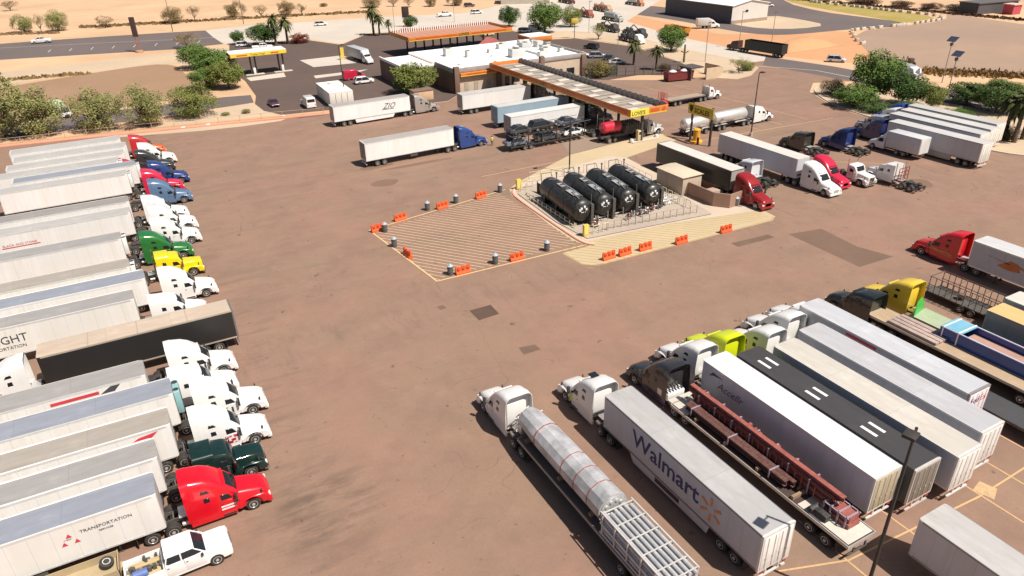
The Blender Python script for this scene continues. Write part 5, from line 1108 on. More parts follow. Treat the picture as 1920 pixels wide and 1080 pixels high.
MB().box(81.0, 82.8, 97.84, 97.87, 5.35, 5.9).build('end_mark', fasr, dc); MB().lathe((83.9, 97.87, 5.6), (0, -1, 0), [(0, .4), (.04, .4)], 14).build('end_mark', fasr, dc)
MB().box(76.5, 76.57, 99, 124, 5.25, 5.8).build('side_band', fasr, dc); MB().box(76.5, 76.57, 129.5, 150, 5.25, 5.8).build('side_band', fasr, dc); text("LOVE'S", .9, grn, dc, (76.55, 128.8, 5.3), (R(90), 0, -HP))
for i, y in enumerate((99, 109, 118, 127, 136, 145)):
    P = empty('pump_island', ['diesel pump island at the near end of the long canopy', 'second diesel pump island under the long canopy', 'third diesel pump island under the long canopy', 'fourth diesel pump island under the long canopy', 'fifth diesel pump island under the long canopy', 'diesel pump island nearest the store'][i], 'fuel pump', (80.8, y, 0), 0, 'diesel pump islands'); MB().box(-3.0, 3.0, -.6, .6, 0.01, .2, .04).build('kerb', conc, P); MB().box(-1.7, -.6, -.35, .35, .2, 2.1, .05).build('dispenser', paint((.62, .5, .3), .5, name='pump_tan'), P)
    MB().box(-1.5, -.8, -.36, -.34, 1.3, 1.8).build('display', glass(), P)
    for x in (-2.8, 2.8): MB().lathe((x, 0, 0), (0, 0, 1), [(0, .4), (.5, .4), (.7, .25)], 12).build('tyre_guard', paint((.6, .58, .55), .5, name='guard_white'), P)
gc = canopy('car_canopy', 'long orange and yellow car canopy behind the store', 75.3, 108.5, 198.6, 214, 5.0, 6.1, [(x, y) for x in (79, 84.5, 90, 95.5, 101, 106) for y in (203, 210)], '', ribbed((.48, .25, .17), 2.2, .1, 0, .6, name='canopy_deck_red', groove=.4, streak=False))
MB().box(77.5, 90.3, 198.44, 198.47, 5.4, 5.8).build('side_band', fasr, gc); MB().box(95, 106.5, 198.44, 198.47, 5.4, 5.8).build('side_band', fasr, gc); text("LOVE'S", 1.1, grn, gc, (90.8, 198.43, 5.2), rs, bold=.02)
for i in range(46): MB().box(75.5 + i * .72, 75.8 + i * .72, 213.6, 213.9, 5.4, 6.7).build('picket', paint((.78, .76, .74), .5, name='picket_white'), gc)
for i, x in enumerate((80, 86, 92, 98, 104)):
    P = empty('fuel_dispenser', ['leftmost', 'second', 'third', 'fourth', 'rightmost'][i] + ' fuel dispenser from the left under the orange car canopy', 'fuel pump', (x, 206.5, 0), 0, 'fuel dispensers under the car canopy'); MB().box(-.4, .4, -.6, .6, .15, 2.0, .04).build('body', paint((.1, .1, .1), .4, name='pump_dark'), P); MB().box(-.9, .9, -2, 2, .01, .16).build('kerb', conc, P)
kc = canopy('side_canopy', 'small yellow-banded canopy on two pairs of legs left of the store', 27.4, 41.6, 201.5, 207.5, 5.0, 5.9, [(32.4, 203.6), (33.6, 203.6), (39.8, 204.4), (41.0, 204.4)], '', paint((.80, .74, .68), .6, name='pale_deck'))
MB().box(27.3, 27.36, 201.4, 207.6, 5.0, 5.92).build('end_panel', paint((.80, .74, .68), .6, name='pale_deck'), kc); MB().box(27.3, 41.7, 201.4, 207.6, 5.905, 5.95).build('roof_sheet', paint((.80, .74, .68), .6, name='pale_deck'), kc); MB().box(27.4, 41.6, 201.32, 201.36, 5.02, 5.88).build('front_panel', paint((.86, .60, .05), .45, name='panel_yellow'), kc)
text('Trailer Fuel', .8, grn, kc, (32.3, 201.3, 5.17), rs); MB().box(28.9, 31.6, 201.29, 201.33, 5.25, 5.6).build('side_band', fasr, kc); MB().box(37.6, 39.6, 201.29, 201.33, 5.25, 5.6).build('side_band', fasr, kc)
for i, x in enumerate((33, 40.4)):
    P = empty('pump_pedestal', ['pump on the left island of the small yellow canopy', 'pump on the right island of the small yellow canopy'][i], 'fuel pump', (x, 203, 0), 0, 'pumps under the small canopy'); MB().box(-2.4, 2.4, -.7, .7, .01, .2, .04).build('kerb', conc, P); MB().box(-.3, .3, -.3, .3, .2, 1.8, .03).build('body', WHT(), P)
# tan service bin hut and small shed by the store corner, playhouse roof by the pumps
sh = empty('trash_enclosure', 'small tan walled shed with a brown top by the store corner', 'shed', (59.4, 151.5, 0)); MB().box(-2.3, 2.3, -1.4, 1.4, 0, 2.1, .04).build('wall', paint((.60, .40, .25), .8, name='tan_block'), sh); MB().box(-2.4, 2.4, -1.5, 1.5, 2.1, 2.25).build('roof', paint((.2, .13, .11), .8, name='brown_top'), sh)
kr = empty('red_roof_kiosk', 'little kiosk with a pitched red roof beside the car canopy', 'kiosk', (96.5, 188.5, 0)); MB().box(-3, 3, -2.5, 2.5, 0, 3.2).build('wall', paint((.68, .48, .4), .8, name='pink_wall'), kr); MB().prism([(-3.3, 3.2), (3.3, 3.2), (0, 5.4)], -2.8, 2.8).build('roof', paint((.55, .16, .13), .7, name='faded_red_roof'), kr)
k2 = empty('orange_top_booth', 'square booth with an orange band and white cap behind the right end of the store', 'booth', (109.5, 186.5, 0)); MB().box(-3.5, 3.5, -3, 3, 0, 4.6).build('wall', wallm, k2); MB().box(-3.8, 3.8, -3.3, 3.3, 4.0, 5.2, .03).build('band', fas, k2); MB().box(-3.6, 3.6, -3.1, 3.1, 5.2, 5.35).build('cap', white, k2)
k3 = empty('dumpster_enclosure', 'tan block dumpster enclosure with a dark roof behind the red roll-off bin', 'enclosure', (*G(1338, 147), 0)); MB().box(-2.6, 2.6, -.15, .15, 0, 2.6).build('wall', paint((.62, .47, .32), .85, name='tan_wall'), k3); MB().box(-6.6, -2.6, 1.0, 5.2, 2.7, 3.0).build('roof', paint((.09, .07, .07), .7, name='dark_roof'), k3); MB().box(2.4, 2.6, .15, 6, 0, 2.6).build('wall', paint((.62, .47, .32), .85, name='tan_wall'), k3); MB().box(-6.4, -6.2, 1, 5, 0, 2.7).box(-6.2, -2.7, 5.0, 5.1, 0, 2.7).build('gate', paint((.12, .09, .08), .7, name='dark_gate'), k3)
ct = empty('shipping_container', 'pair-wide white shipping container beside the service area', 'container', (42.6, 161.8, 0), R(-2)); MB().box(-2.6, 2.6, -6.2, 6.2, .15, 3.0, .03).build('body', ribbed((.76, .73, .67), .35, .25, 0, .5, name='container_white', groove=.8), ct); MB().box(-2.62, 2.62, -6.22, 6.22, 2.95, 3.05).build('roof', paint((.80, .78, .70), .6, name='container_roof'), ct)
for x in (-1.3, .0, 1.3): MB().tube((x, -6.24, .3), (x, -6.24, 2.8), .03, n=5).build('lock_rod', DKG(), ct)
rb_ = empty('roll_off_bin', 'dark red roll-off bin heaped with white bags', 'dumpster', (119.2, 134.8, 0), R(-10)); MB().add([(-3.3, -1.15, .3), (3.3, -1.15, .3), (3.3, 1.15, .3), (-3.3, 1.15, .3), (-3.5, -1.2, 2.2), (3.5, -1.2, 2.2), (3.5, 1.2, 2.2), (-3.5, 1.2, 2.2)], [(0, 3, 2, 1), (0, 1, 5, 4), (1, 2, 6, 5), (2, 3, 7, 6), (3, 0, 4, 7)]).build('tub', paint((.19, .035, .035), .6, 0, .2, 1, name='maroon'), rb_)
MB().box(-3.55, 3.55, -1.28, -1.15, 2.1, 2.25).box(-3.55, 3.55, 1.15, 1.28, 2.1, 2.25).build('rim', paint((.19, .035, .035), .6, 0, .2, 1, name='maroon'), rb_)
for i, (x, l) in enumerate([(-1.6, 'white garbage heap at the left end of the red roll-off bin'), (1.5, 'white garbage heap at the right end of the red roll-off bin')]):
    o = MB().lathe((119.2 + x, 134.8 - x * .17, 1.9), (0, 0, 1), [(0, 1.0), (.3, .95), (.55, .6), (.7, .2)], 9).build('trash_heap', WHT(), None, 30); tag(o, l, 'trash')
fbm = ribbed((.085, .085, .105), 1.1, .1, 1, .6, name='dark_cladding'); fb_ = empty('warehouse', 'low warehouse with a white roof, dark long side and pale gable end', 'warehouse', (0, 0, 0))
MB().box(195.5, 195.62, 196.2, 232, 0, 5.9).build('wall', fbm, fb_); MB().prism([(195.62, 0), (213, 0), (213, 5.9), (204.3, 7.4), (195.62, 5.9)], 196.2, 232).build('wall', paint((.62, .58, .54), .7, 0, .05, .4, name='pale_gable'), fb_)
MB().prism([(195.2, 5.9), (204.3, 7.45), (213.3, 5.9), (213.3, 6.1), (204.3, 7.65), (195.2, 6.1)], 195.8, 232.3).build('roof', white, fb_); MB().box(195.7, 213.1, 196.1, 196.19, 0, 1.1).build('base_band', paint((.35, .26, .2), .8, name='base_band'), fb_); MB().box(202, 203.2, 196.08, 196.19, 3.6, 4.3).build('window', glass(), fb_)
def far_box(name, lab, cat, px, py, L, W_, H, col, rz=0, roof=None):
    P = empty(name, lab, cat, (*G(px, py), 0), rz); MB().box(-L / 2, L / 2, -W_ / 2, W_ / 2, 0, H).build('wall', paint(col, .7, name='far_wall'), P); MB().box(-L / 2 - .3, L / 2 + .3, -W_ / 2 - .3, W_ / 2 + .3, H, H + .3).build('roof', paint(roof or col, .7, name='far_roof'), P); return P
far_box('dark_shed', 'long dark grey shed at the top right corner', 'shed', 1850, 22, 20, 8, 3.6, (.09, .085, .09), R(-8), (.11, .1, .1)); far_box('red_container', 'small red and white container beside the long dark shed', 'container', 1895, 26, 4, 4, 3.2, (.5, .08, .1), R(-8), (.7, .45, .42)); far_box('roadside_shop', 'pale flat building at the top edge above the dense trees', 'building', 985, 4, 22, 14, 5, (.5, .44, .36), R(-30), (.4, .33, .28))
# scale sign, lamps, poles, totem signs
ss = empty('scale_sign', 'yellow sign board on two dark posts over the truck scale', 'sign', (0, 0, 0)); pd = paint((.04, .035, .03), .6, name='post_dark')
for y in (94.9, 90.0): MB().box(87.8, 88.1, y - .15, y + .15, 0, 6.6).build('post', pd, ss)
MB().box(87.7, 87.8, 89.6, 95.9, 4.7, 6.5, .02).build('board', paint((.62, .48, .05), .5, 0, .1, 1, name='board_yellow'), ss); text('SCALES', 1.15, paint((.05, .04, .01), name='board_black'), ss, (87.68, 94.3, 5.1), (R(90), 0, -HP), bold=.03); MB().prism([(95.5, 6.2), (94.6, 6.2), (94.6, 5.5), (95.05, 5.0), (95.5, 5.5)], 87.66, 87.7, 'x').build('emblem', paint((.05, .04, .01), name='board_black'), ss)
sb = empty('scale_kiosk', 'orange-yellow drum-shaped kiosk under the scale sign', 'kiosk', (87.8, 93.2, 0)); MB().lathe((0, 0, 0), (0, 0, 1), [(0, 1.1), (.3, 1.1), (.32, .62), (2.2, .6), (2.25, .66), (2.4, .5)], 18).build('drum', paint((.78, .38, .03), .5, name='kiosk_orange'), sb); MB().box(-1.0, -.8, -1.6, -1.2, 0, 1.3, .03).build('call_box', BLK(), sb)
def lamp(label, x, y, h, rz=0, head=1, dark=True, group='tall lamp posts'):
    P = empty('street_lamp', label, 'lamp post', (x, y, 0), rz, group); mt = pd if dark else paint((.38, .34, .31), .5, .3, name='pole_grey')
    MB().tube((0, 0, .5), (0, 0, h), .12, .075, n=10).build('pole', mt, P); MB().lathe((0, 0, 0), (0, 0, 1), [(0, .3), (.6, .28), (.62, .2)], 12).build('base', paint((.45, .38, .3), .8, name='lamp_base'), P)
    for k in range(head):
        s = 1 - 2 * k; MB().tube((0, 0, h - .1), (s * .5, 0, h - .05), .045, n=6).build('arm', mt, P); hd = MB().box(*sorted((s * .4, s * 1.15)), -.32, .32, h - .12, h + .08, .03).build('lamp_head', mt, P); MB().box(*sorted((s * .5, s * 1.05)), -.24, .24, h - .14, h - .12).build('lens', paint((.5, .48, .42), .2, name='lens'), hd)
    return P
lamp('tall dark lamp post rising between the parked trailers at the lower right', 31.2, 15.3, 13.5, R(195)); lamp('slim lamp post behind the second black tank', 59.7, 91.1, 8.6, R(180), 1, True)
lamp('slim dark lamp post behind the silver tanker', 98.6, 90.8, 11.2, 0); lamp('tall lamp post rising behind the white container', 44.5, 160.5, 12, 0, 1)
yb = empty('yellow_direction_sign', 'small yellow sign near the concrete pad in the service area', 'sign', (*G(643, 112), 0)); MB().box(-.5, .5, -.1, .1, 0, 3.4).build('panel', yel, yb); MB().box(-1.0, 1.0, -.5, .5, .01, .2).build('kerb', conc, yb)
for i, (x, y, tx, ty, l) in enumerate([(324, 58.8, 312, 0, 'leaning-looking utility pole above the left road'), (457, 45, 450, 0, 'utility pole near the round dark bush'), (740, 55, 738, 5, 'thin pole beside the palm cluster'), (852, 42, 850, 0, 'thin pole behind the long car canopy'), (1104, 62, 1108, 8, 'thin pole beside the yellow sign'), (1158, 100, 1162, 45, 'thin lamp post by the parked cars'), (1385, 90, 1392, 30, 'thin lamp post before the pale warehouse gable'), (1322, 116, 1330, 52, 'thin lamp post left of the dumpster enclosure'), (1445, 92, 1451, 38, 'thin lamp post by the orange dirt')]):
    gx, gy = G(x, y); P = empty('utility_pole', l, 'pole', (gx, gy, 0), 0, 'thin poles along the far roads'); hh = 10 if i > 1 else 13; MB().tube((0, 0, 0), (0, 0, hh), .16 if i < 2 else .1, .08, n=8).build('pole', paint((.12, .09, .07), .8, name='pole_wood') if i < 2 else paint((.35, .3, .27), .5, name='pole_grey'), P)
    MB().box(-1.0, 1.0, -.06, .06, hh - 1.0, hh - .85).build('crossarm', DKG(), P) if i < 2 else MB().box(-.1, .9, -.2, .2, hh - .05, hh + .08, .02).build('lamp_head', DKG(), P)
for px, py, h, l in [(1766, 155, 9.2, 'solar-panelled light pole by the grey-tan yard, the farther of two'), (1776, 178, 8.2, 'solar-panelled light pole by the grey-tan yard, the nearer of two')]:
    gx, gy = G(px, py); P = empty('solar_light', l, 'light pole', (gx, gy, 0), 0, 'solar light poles'); gp2 = paint((.3, .27, .25), .5, name='pole_grey2')
    MB().tube((0, 0, 0), (0, 0, h), .11, .07, n=8).build('pole', gp2, P); MB().box(-.5, .5, -.12, .12, h - 1.0, h - .4, .03).build('battery_box', DKG(), P); MB().prism([(-.7, h - .1), (.7, h + .8), (.7, h + .86), (-.7, h - .04)], -1.0, 1.0).build('solar_panel', paint((.05, .055, .09), .2, name='solar_dark'), P); MB().box(-.1, 1.3, -.15, .15, h - 1.2, h - 1.05, .02).build('lamp_head', gp2, P)
for px, py, h, wdt, l in [(262, 98, 10.5, 1.6, 'tall dark totem sign beside the left road'), (762, 50, 7.0, 2.6, 'dark rounded sign board by the round bush behind the car canopy')]:
    gx, gy = G(px, py); P = empty('totem_sign', l, 'sign', (gx, gy, 0), R(-20), 'dark roadside signs'); MB().box(-wdt / 2, wdt / 2, -.3, .3, h * .45, h, .15).build('panel', paint((.05, .03, .03), .5, name='sign_dark'), P)
    for x in (-.45, .45): MB().box(x - .15, x + .15, -.2, .2, 0, h * .5).build('post', paint((.28, .16, .12), .7, name='sign_post_brown'), P)
    MB().lathe((0, 0, 0), (0, 0, 1), [(0, 1.3), (.5, 1.2), (.7, .6)], 8).build('footing', paint((.4, .22, .15), .9, name='sign_footing'), P)
P = empty('yellow_road_sign', 'yellow board on a post below the trees behind the store', 'sign', (*G(1077, 72), 0), R(-20)); MB().tube((0, 0, 0), (0, 0, 5), .1, n=8).build('post', pd, P); MB().box(-1.1, 1.1, -.1, .1, 4.6, 6.2, .04).build('board', paint((.72, .5, .08), .5, name='board_mustard'), P)
# ------------------------------------------------------------------ fences and bollards
spair('brown mesh fence along the far edge of the parked rows', [(-26, 162.6), (0, 159.4), (37, 151.6)], 1.1, paint((.5, .33, .24), .7, name='fence_tan'), rails=(1.0, .1), gap=4.0, tube=.04, z0=.03, cat='fence', name='site_fence')
spair('black rail fence running right of the store towards the roll-off bin', [G(1105, 146), G(1240, 139), G(1300, 138)], 2.2, BLK(), rails=(1.0, .5, .1), gap=2.2, tube=.06, cat='fence', name='rail_fence', z0=.01)
hd_ = empty('green_hedge_screen', 'dark green screened fence panel beside the yellowish bush', 'fence', (*G(1130, 144), 0), R(3)); MB().box(-4.5, 4.5, -.1, .1, .1, 2.3).build('panel', paint((.05, .055, .03), .9, 0, .3, 3, name='screen_green'), hd_); MB().box(-4.6, -4.5, -.12, .12, 0, 2.5).build('post', BLK(), hd_); MB().box(4.5, 4.6, -.12, .12, 0, 2.5).build('post', BLK(), hd_)
for i in (0, 1, 4, 6):
    px, py = 345 + i * 47, 243 - i * 5.5; gx, gy = G(px, py)
    P = empty('kerb_marker', ['white reflector block by the orange kerb, ' + q for q in ('leftmost', 'second from left', 'third from left', 'fourth from left', 'third from right', 'second from right', 'rightmost')][i], 'kerb marker', (gx, gy + 1.2, .03), 0, 'white markers by the kerb'); MB().box(-.4, .4, -.15, .15, 0, .3, .05).build('block', WHT(), P)
# concrete blocks around the yard
blkm = paint((.62, .54, .44), .85, 0, .15, 1, name='block_cream'); bk0 = empty('concrete_block', 'b', 'concrete block'); MB().box(-.9, .9, -.4, .4, 0, .9, .06).build('block', blkm, bk0); MB().box(-.2, .2, -.12, .12, .9, 1.0, .02).build('lifting_loop', DKG(), bk0)
pts = [(1522, 4.5), (1529, 5), (1537, 6), (1553, 8), (1568, 10), (1584, 11.5), (1598, 13), (1608, 14), (1618, 15), (1631, 16.5), (1642, 18), (1653, 19), (1663, 20.5), (1675, 22), (1689, 23), (1705, 25), (1722, 26.5), (1738, 28), (1752, 30), (1763, 33), (1766, 37), (1758, 39.5), (1748, 40.5), (1738, 42), (1728, 43.5), (1718, 45), (1700, 48), (1692, 49), (1684, 49.5), (1675, 50), (1650, 53), (1634, 55), (1618, 56), (1606, 57.5), (1597, 59), (1597, 64), (1601, 70), (1606, 77), (1617, 83)]
for i, (px, py) in enumerate(pts):
    gx, gy = G(px, py); q = G(*pts[min(i + 1, len(pts) - 1)]); 
    place(bk0, (gx, gy, 0), math.atan2(q[1] - gy, q[0] - gx), 'cream concrete block in the line curving round the grey-tan yard', 'concrete blocks around the yard')
# ------------------------------------------------------------------ trees and shrubs
def crown_mesh(kind, col, seed, n):
    """many leaf-sized faces filling a ragged volume whose density follows a few random clumps and gaps"""
    rr = random.Random(seed); m = MB()
    cz, rz, rx = {'round': (.56, .44, .49), 'loose': (.50, .50, .48), 'bush': (.40, .46, .48), 'sparse': (.66, .34, .47)}[kind]
    waves = [(Vector((rr.gauss(0, 1), rr.gauss(0, 1), rr.gauss(0, 1))).normalized() * rr.uniform(9, 22), rr.uniform(0, 6.28)) for _ in range(7)]
    rim = [(Vector((rr.gauss(0, 1), rr.gauss(0, 1), rr.gauss(0, 1) + .2)).normalized(), rr.uniform(-.34, .16), rr.uniform(.18, .4)) for _ in range(34)]
    thr = {'round': -.75, 'loose': -.35, 'bush': -.8, 'sparse': .35}[kind]; ls = {'round': .021, 'loose': .017, 'bush': .02, 'sparse': .017}[kind]
    k = 0
    while k < n:
        d = Vector((rr.gauss(0, 1), rr.gauss(0, 1), rr.gauss(0, 1))).normalized(); lim = 1.0
        for c, h, w_ in rim:
            q = (d - c).length
            if q < w_ * 1.6: lim += h * math.exp(-(q / w_) ** 2)
        t = rr.random() ** .42 * lim * rr.uniform(.93, 1.07); p = Vector((d.x * rx * t, d.y * rx * t, cz + d.z * rz * t))
        if p.z < .03: continue
        if kind in ('loose', 'bush') and p.z < .25 and math.hypot(p.x, p.y) > .3 + p.z * .9: continue
        f = sum(math.sin(p.dot(a) + b) for a, b in waves) / 1.9
        if f < thr + rr.gauss(0, .25): continue
        a = (d * .6 + Vector((rr.gauss(0, .6), rr.gauss(0, .6), rr.gauss(0, .6) + .35))).normalized(); u = a.orthogonal().normalized(); v = a.cross(u); r_ = rr.uniform(0, 6.28)
        u, v = u * math.cos(r_) + v * math.sin(r_), v * math.cos(r_) - u * math.sin(r_); s_ = ls * rr.uniform(.6, 1.5)
        m.add([p - u * s_, p + v * s_ * .45, p + u * s_, p - v * s_ * .45], [(0, 1, 2, 3)]); k += 1
    ax = sum(p[0] for p in m.v) / len(m.v); ay = sum(p[1] for p in m.v) / len(m.v); m.v = [(p[0] - ax, p[1] - ay, p[2]) for p in m.v]
    return m
bark = paint((.14, .10, .07), .9, 0, .3, 3, name='bark')
TC_ = {}
def tree_proto(kind, col, var):
    key = (kind, col, var)
    if key in TC_: return TC_[key]
    P = empty({'bush': 'shrub', 'sparse': 'desert_tree'}.get(kind, 'shade_tree'), 't', 'shrub' if kind == 'bush' else 'tree'); rr = random.Random(var * 31 + len(kind))
    n = {'round': 9000, 'loose': 8000, 'bush': 6000, 'sparse': 2200}[kind]
    crown_mesh(kind, col, var * 7 + 1, n).build('crown', leaf_mat(col), P, 0, fix=False)
    t = MB(); zt = {'round': .42, 'loose': .38, 'bush': .14, 'sparse': .45}[kind]
    t.tube((0, 0, 0), (rr.uniform(-.02, .02), 0, zt * .6), .03, .022, 7)
    for i in range(7):
        a = i * .9 + rr.random(); r = rr.uniform(.15, .34); z1 = zt * rr.uniform(.35, .6); mid = (r * .5 * math.cos(a), r * .5 * math.sin(a), z1 + .14)
        t.tube((0, 0, z1), mid, .017, .011, 6).tube(mid, (r * math.cos(a), r * math.sin(a), min(.85, z1 + rr.uniform(.28, .45))), .011, .004, 5)
    t.build('trunk', bark, P, 40); TC_[key] = P; return P
def tree(px, py, wpx, hpx, kind, col, label, group, var=1):
    gx, gy = G(px, py); D = math.sqrt(gx * gx + gy * gy + CAM_H ** 2); el = math.asin(CAM_H / D)
    W_ = wpx * D / F_PX; H_ = hpx * D / F_PX / math.cos(el) * .94
    H_ = max(H_ - W_ * .5 * math.tan(el) * .6, H_ * .45)
    o = place(tree_proto(kind, col, var), (gx, gy, 0), random.uniform(0, 6.28), label, group); o.scale = (W_ * .98, W_ * .98, H_); return o
olive, green, dkg, brn, mid = (.235, .245, .09), (.11, .18, .04), (.065, .115, .03), (.23, .175, .08), (.17, .20, .05)
GT1 = 'olive bushes along the lot fence'; GT2 = 'trees and shrubs beyond the station'; GT3 = 'desert trees along the far road'; GT4 = 'trees of the planted island at the right'
for i, (px, py, wd_, h, k, c, l) in enumerate([
 (5, 262, 110, 112, 'loose', olive, 'big olive bush cut by the left picture edge'), (78, 252, 100, 84, 'loose', olive, 'olive bush second from the left by the small white truck'), (188, 243, 88, 76, 'loose', olive, 'olive bush third from the left along the fence'),
 (278, 236, 84, 78, 'loose', olive, 'olive bush fourth from the left along the fence'), (366, 218, 92, 66, 'loose', mid, 'olive-green bush at the right end of the fence bushes')]): tree(px, py, wd_, h, k, c, l, GT1, i % 3 + 1)
for i, (px, py, wd_, h, k, c, l) in enumerate([
 (372, 128, 66, 46, 'round', green, 'green tree at the back of the cluster left of the small canopy'), (405, 143, 80, 52, 'round', green, 'green tree in the middle of the cluster left of the small canopy'), (392, 164, 66, 38, 'round', green, 'low green tree at the near left of the cluster'), (430, 166, 66, 52, 'round', mid, 'lighter green tree at the right of the cluster by the small canopy'),
 (352, 90, 56, 28, 'sparse', brn, 'brown airy shrub beside the left road'), (447, 83, 27, 25, 'round', dkg, 'round dark bush beside the small canopy'), (497, 84, 62, 40, 'round', dkg, 'dark green tree behind the small canopy'), (562, 80, 42, 22, 'bush', (.17, .035, .02), 'reddish bush by the service area entrance'),
 (778, 176, 92, 64, 'round', mid, 'big olive-green tree by the store corner'), (770, 55, 28, 26, 'round', dkg, 'round bush by the dark rounded sign'), (955, 50, 44, 40, 'round', dkg, 'dark tree at the left of the group behind the store'), (1022, 62, 72, 60, 'round', green, 'largest green tree of the group behind the store'), (1070, 50, 46, 40, 'loose', mid, 'airy olive tree right of the largest one behind the store'),
 (1122, 74, 36, 30, 'sparse', olive, 'thin olive tree by the parked trucks'), (1258, 96, 58, 50, 'round', green, 'round green tree on the pale slope right of the store'), (1122, 143, 60, 40, 'bush', (.19, .16, .05), 'yellowish bush at the right end of the store'), (1245, 133, 28, 18, 'bush', (.09, .06, .03), 'small dark bush behind the roll-off bin'),
 (1385, 136, 44, 30, 'sparse', olive, 'straggly shrub right of the dumpster enclosure'), (1400, 132, 30, 22, 'bush', mid, 'low bush behind the straggly shrub'), (423, 216, 18, 8, 'bush', olive, 'tiny round shrub on the gravel by the fence'), (462, 212, 18, 10, 'bush', brn, 'tiny brown shrub on the gravel by the fence'), (1187, 99, 14, 10, 'bush', dkg, 'tiny dark shrub by the parked cars'), (505, 208, 0.1, 0.1, 'bush', brn, 'x')][:-1]): tree(px, py, wd_, h, k, c, l, GT2, i % 3 + 1)
for i, (px, py, wd_, h, k, c, l) in enumerate([
 (47, 60, 36, 28, 'loose', olive, 'leftmost olive desert tree'), (78, 60, 18, 28, 'sparse', brn, 'slim brown desert tree second from the left'), (110, 58, 38, 34, 'loose', olive, 'leafy olive desert tree third from the left'), (198, 52, 34, 20, 'sparse', (.2, .15, .09), 'leafless-looking pale desert tree left of the totem sign'), (326, 44, 38, 30, 'loose', brn, 'brownish desert tree behind the utility pole'),
 (366, 40, 24, 28, 'sparse', (.22, .16, .09), 'pale brown desert tree right of the utility pole'), (441, 32, 40, 28, 'loose', brn, 'wide brown desert tree by the second utility pole'), (490, 32, 30, 22, 'sparse', brn, 'brown desert tree above the dark green tree'), (538, 28, 34, 26, 'loose', brn, 'brown desert tree, fifth from the palms'), (566, 27, 24, 20, 'sparse', brn, 'thin brown desert tree right of the bushy one'), (607, 12, 16, 8, 'bush', brn, 'low brown scrub in the sand'),
 (698, 14, 38, 20, 'loose', brn, 'brown desert tree above the palm cluster'), (738, 12, 26, 18, 'sparse', brn, 'thin desert tree right of the palm cluster'), (767, 13, 24, 18, 'sparse', brn, 'thin desert tree right again of the palm cluster'), (808, 12, 24, 18, 'loose', brn, 'desert tree at the top edge left of the passing cars'), (855, 10, 36, 20, 'loose', brn, 'desert tree at the top edge above the passing cars'), (20, 20, 30, 16, 'sparse', (.2, .15, .09), 'faint desert tree in the top left corner'),
 (1690, 12, 40, 12, 'bush', (.09, .05, .035), 'dark scrub at the top right, left end'), (1745, 16, 40, 12, 'bush', (.09, .05, .035), 'dark scrub at the top right, second clump'), (1790, 20, 34, 14, 'bush', (.07, .055, .035), 'dark scrub at the top right by the shed'), (1620, 6, 60, 14, 'bush', (.12, .06, .04), 'reddish scrub at the top edge'), (1560, -2, 50, 14, 'bush', (.12, .06, .04), 'reddish scrub at the top edge, farther left')]): tree(px, py, wd_, h, k, c, l, GT3, i % 3 + 1)
for i, (px, py, wd_, h, k, c, l) in enumerate([
 (1560, 178, 48, 32, 'loose', (.07, .065, .035), 'dark greyish bush at the left tip of the planted island'), (1600, 200, 78, 44, 'round', green, 'broad green bush at the front left of the planted island'), (1635, 186, 92, 88, 'round', green, 'tallest green tree of the planted island'), (1690, 198, 80, 62, 'round', dkg, 'dark green tree right of the tallest one'), (1640, 210, 60, 26, 'bush', dkg, 'low dark bush along the island kerb'),
 (1700, 214, 56, 30, 'bush', green, 'low green bush behind the parked trailers'), (1744, 206, 44, 46, 'round', mid, 'olive round tree standing alone in the island'), (1812, 196, 72, 42, 'round', dkg, 'dark green tree left of the lamp shadows at the far right'), (1866, 212, 74, 56, 'round', dkg, 'dark spreading tree at the far right of the island'), (1800, 214, 50, 14, 'bush', green, 'low bright bush under the dark trees'),
 (1905, 170, 40, 18, 'bush', mid, 'small green bush at the right edge'), (1870, 160, 34, 14, 'bush', mid, 'small green bush beyond the road'), (1885, 262, 44, 30, 'bush', (.06, .055, .025), 'brownish dark bush beside the palms'), (1840, 168, 24, 12, 'bush', (.16, .12, .05), 'tan shrub by the road')]): tree(px, py, wd_, h, k, c, l, GT4, i % 3 + 1)
fr_m = leaf_mat((.075, .085, .03))
def palm_proto():
    P = empty('palm_tree', 'p', 'palm'); t = MB(); z = 0
    for i in range(8): t.tube((0, 0, i * .11), (0, 0, (i + 1) * .11), .055 - .003 * i, .048 - .003 * i, 8)
    t.build('trunk', bark, P, 40); m = MB(); rr = random.Random(4)
    for i in range(46):
        a = rr.uniform(0, 6.28); e = rr.uniform(-.9, 1.2); L = rr.uniform(.3, .42); prev = Vector((0, 0, .86)); d = Vector((math.cos(a) * math.cos(e), math.sin(a) * math.cos(e), math.sin(e)))
        sd_ = Vector((-math.sin(a), math.cos(a), 0)); pts_ = []
        for k in range(6):
            t_ = k / 5; p = Vector((0, 0, .86)) + d * L * t_ + Vector((0, 0, -.22 * t_ * t_)); w_ = .05 * math.sin(math.pi * min(1, t_ * .85 + .12)); pts_.append((p - sd_ * w_, p + Vector((0, 0, .012)), p + sd_ * w_))
        for q, r in zip(pts_, pts_[1:]): m.add([*q, *r], [(0, 1, 4, 3), (1, 2, 5, 4)])
    m.build('crown', fr_m, P, 0, fix=False); return P
pp = palm_proto()
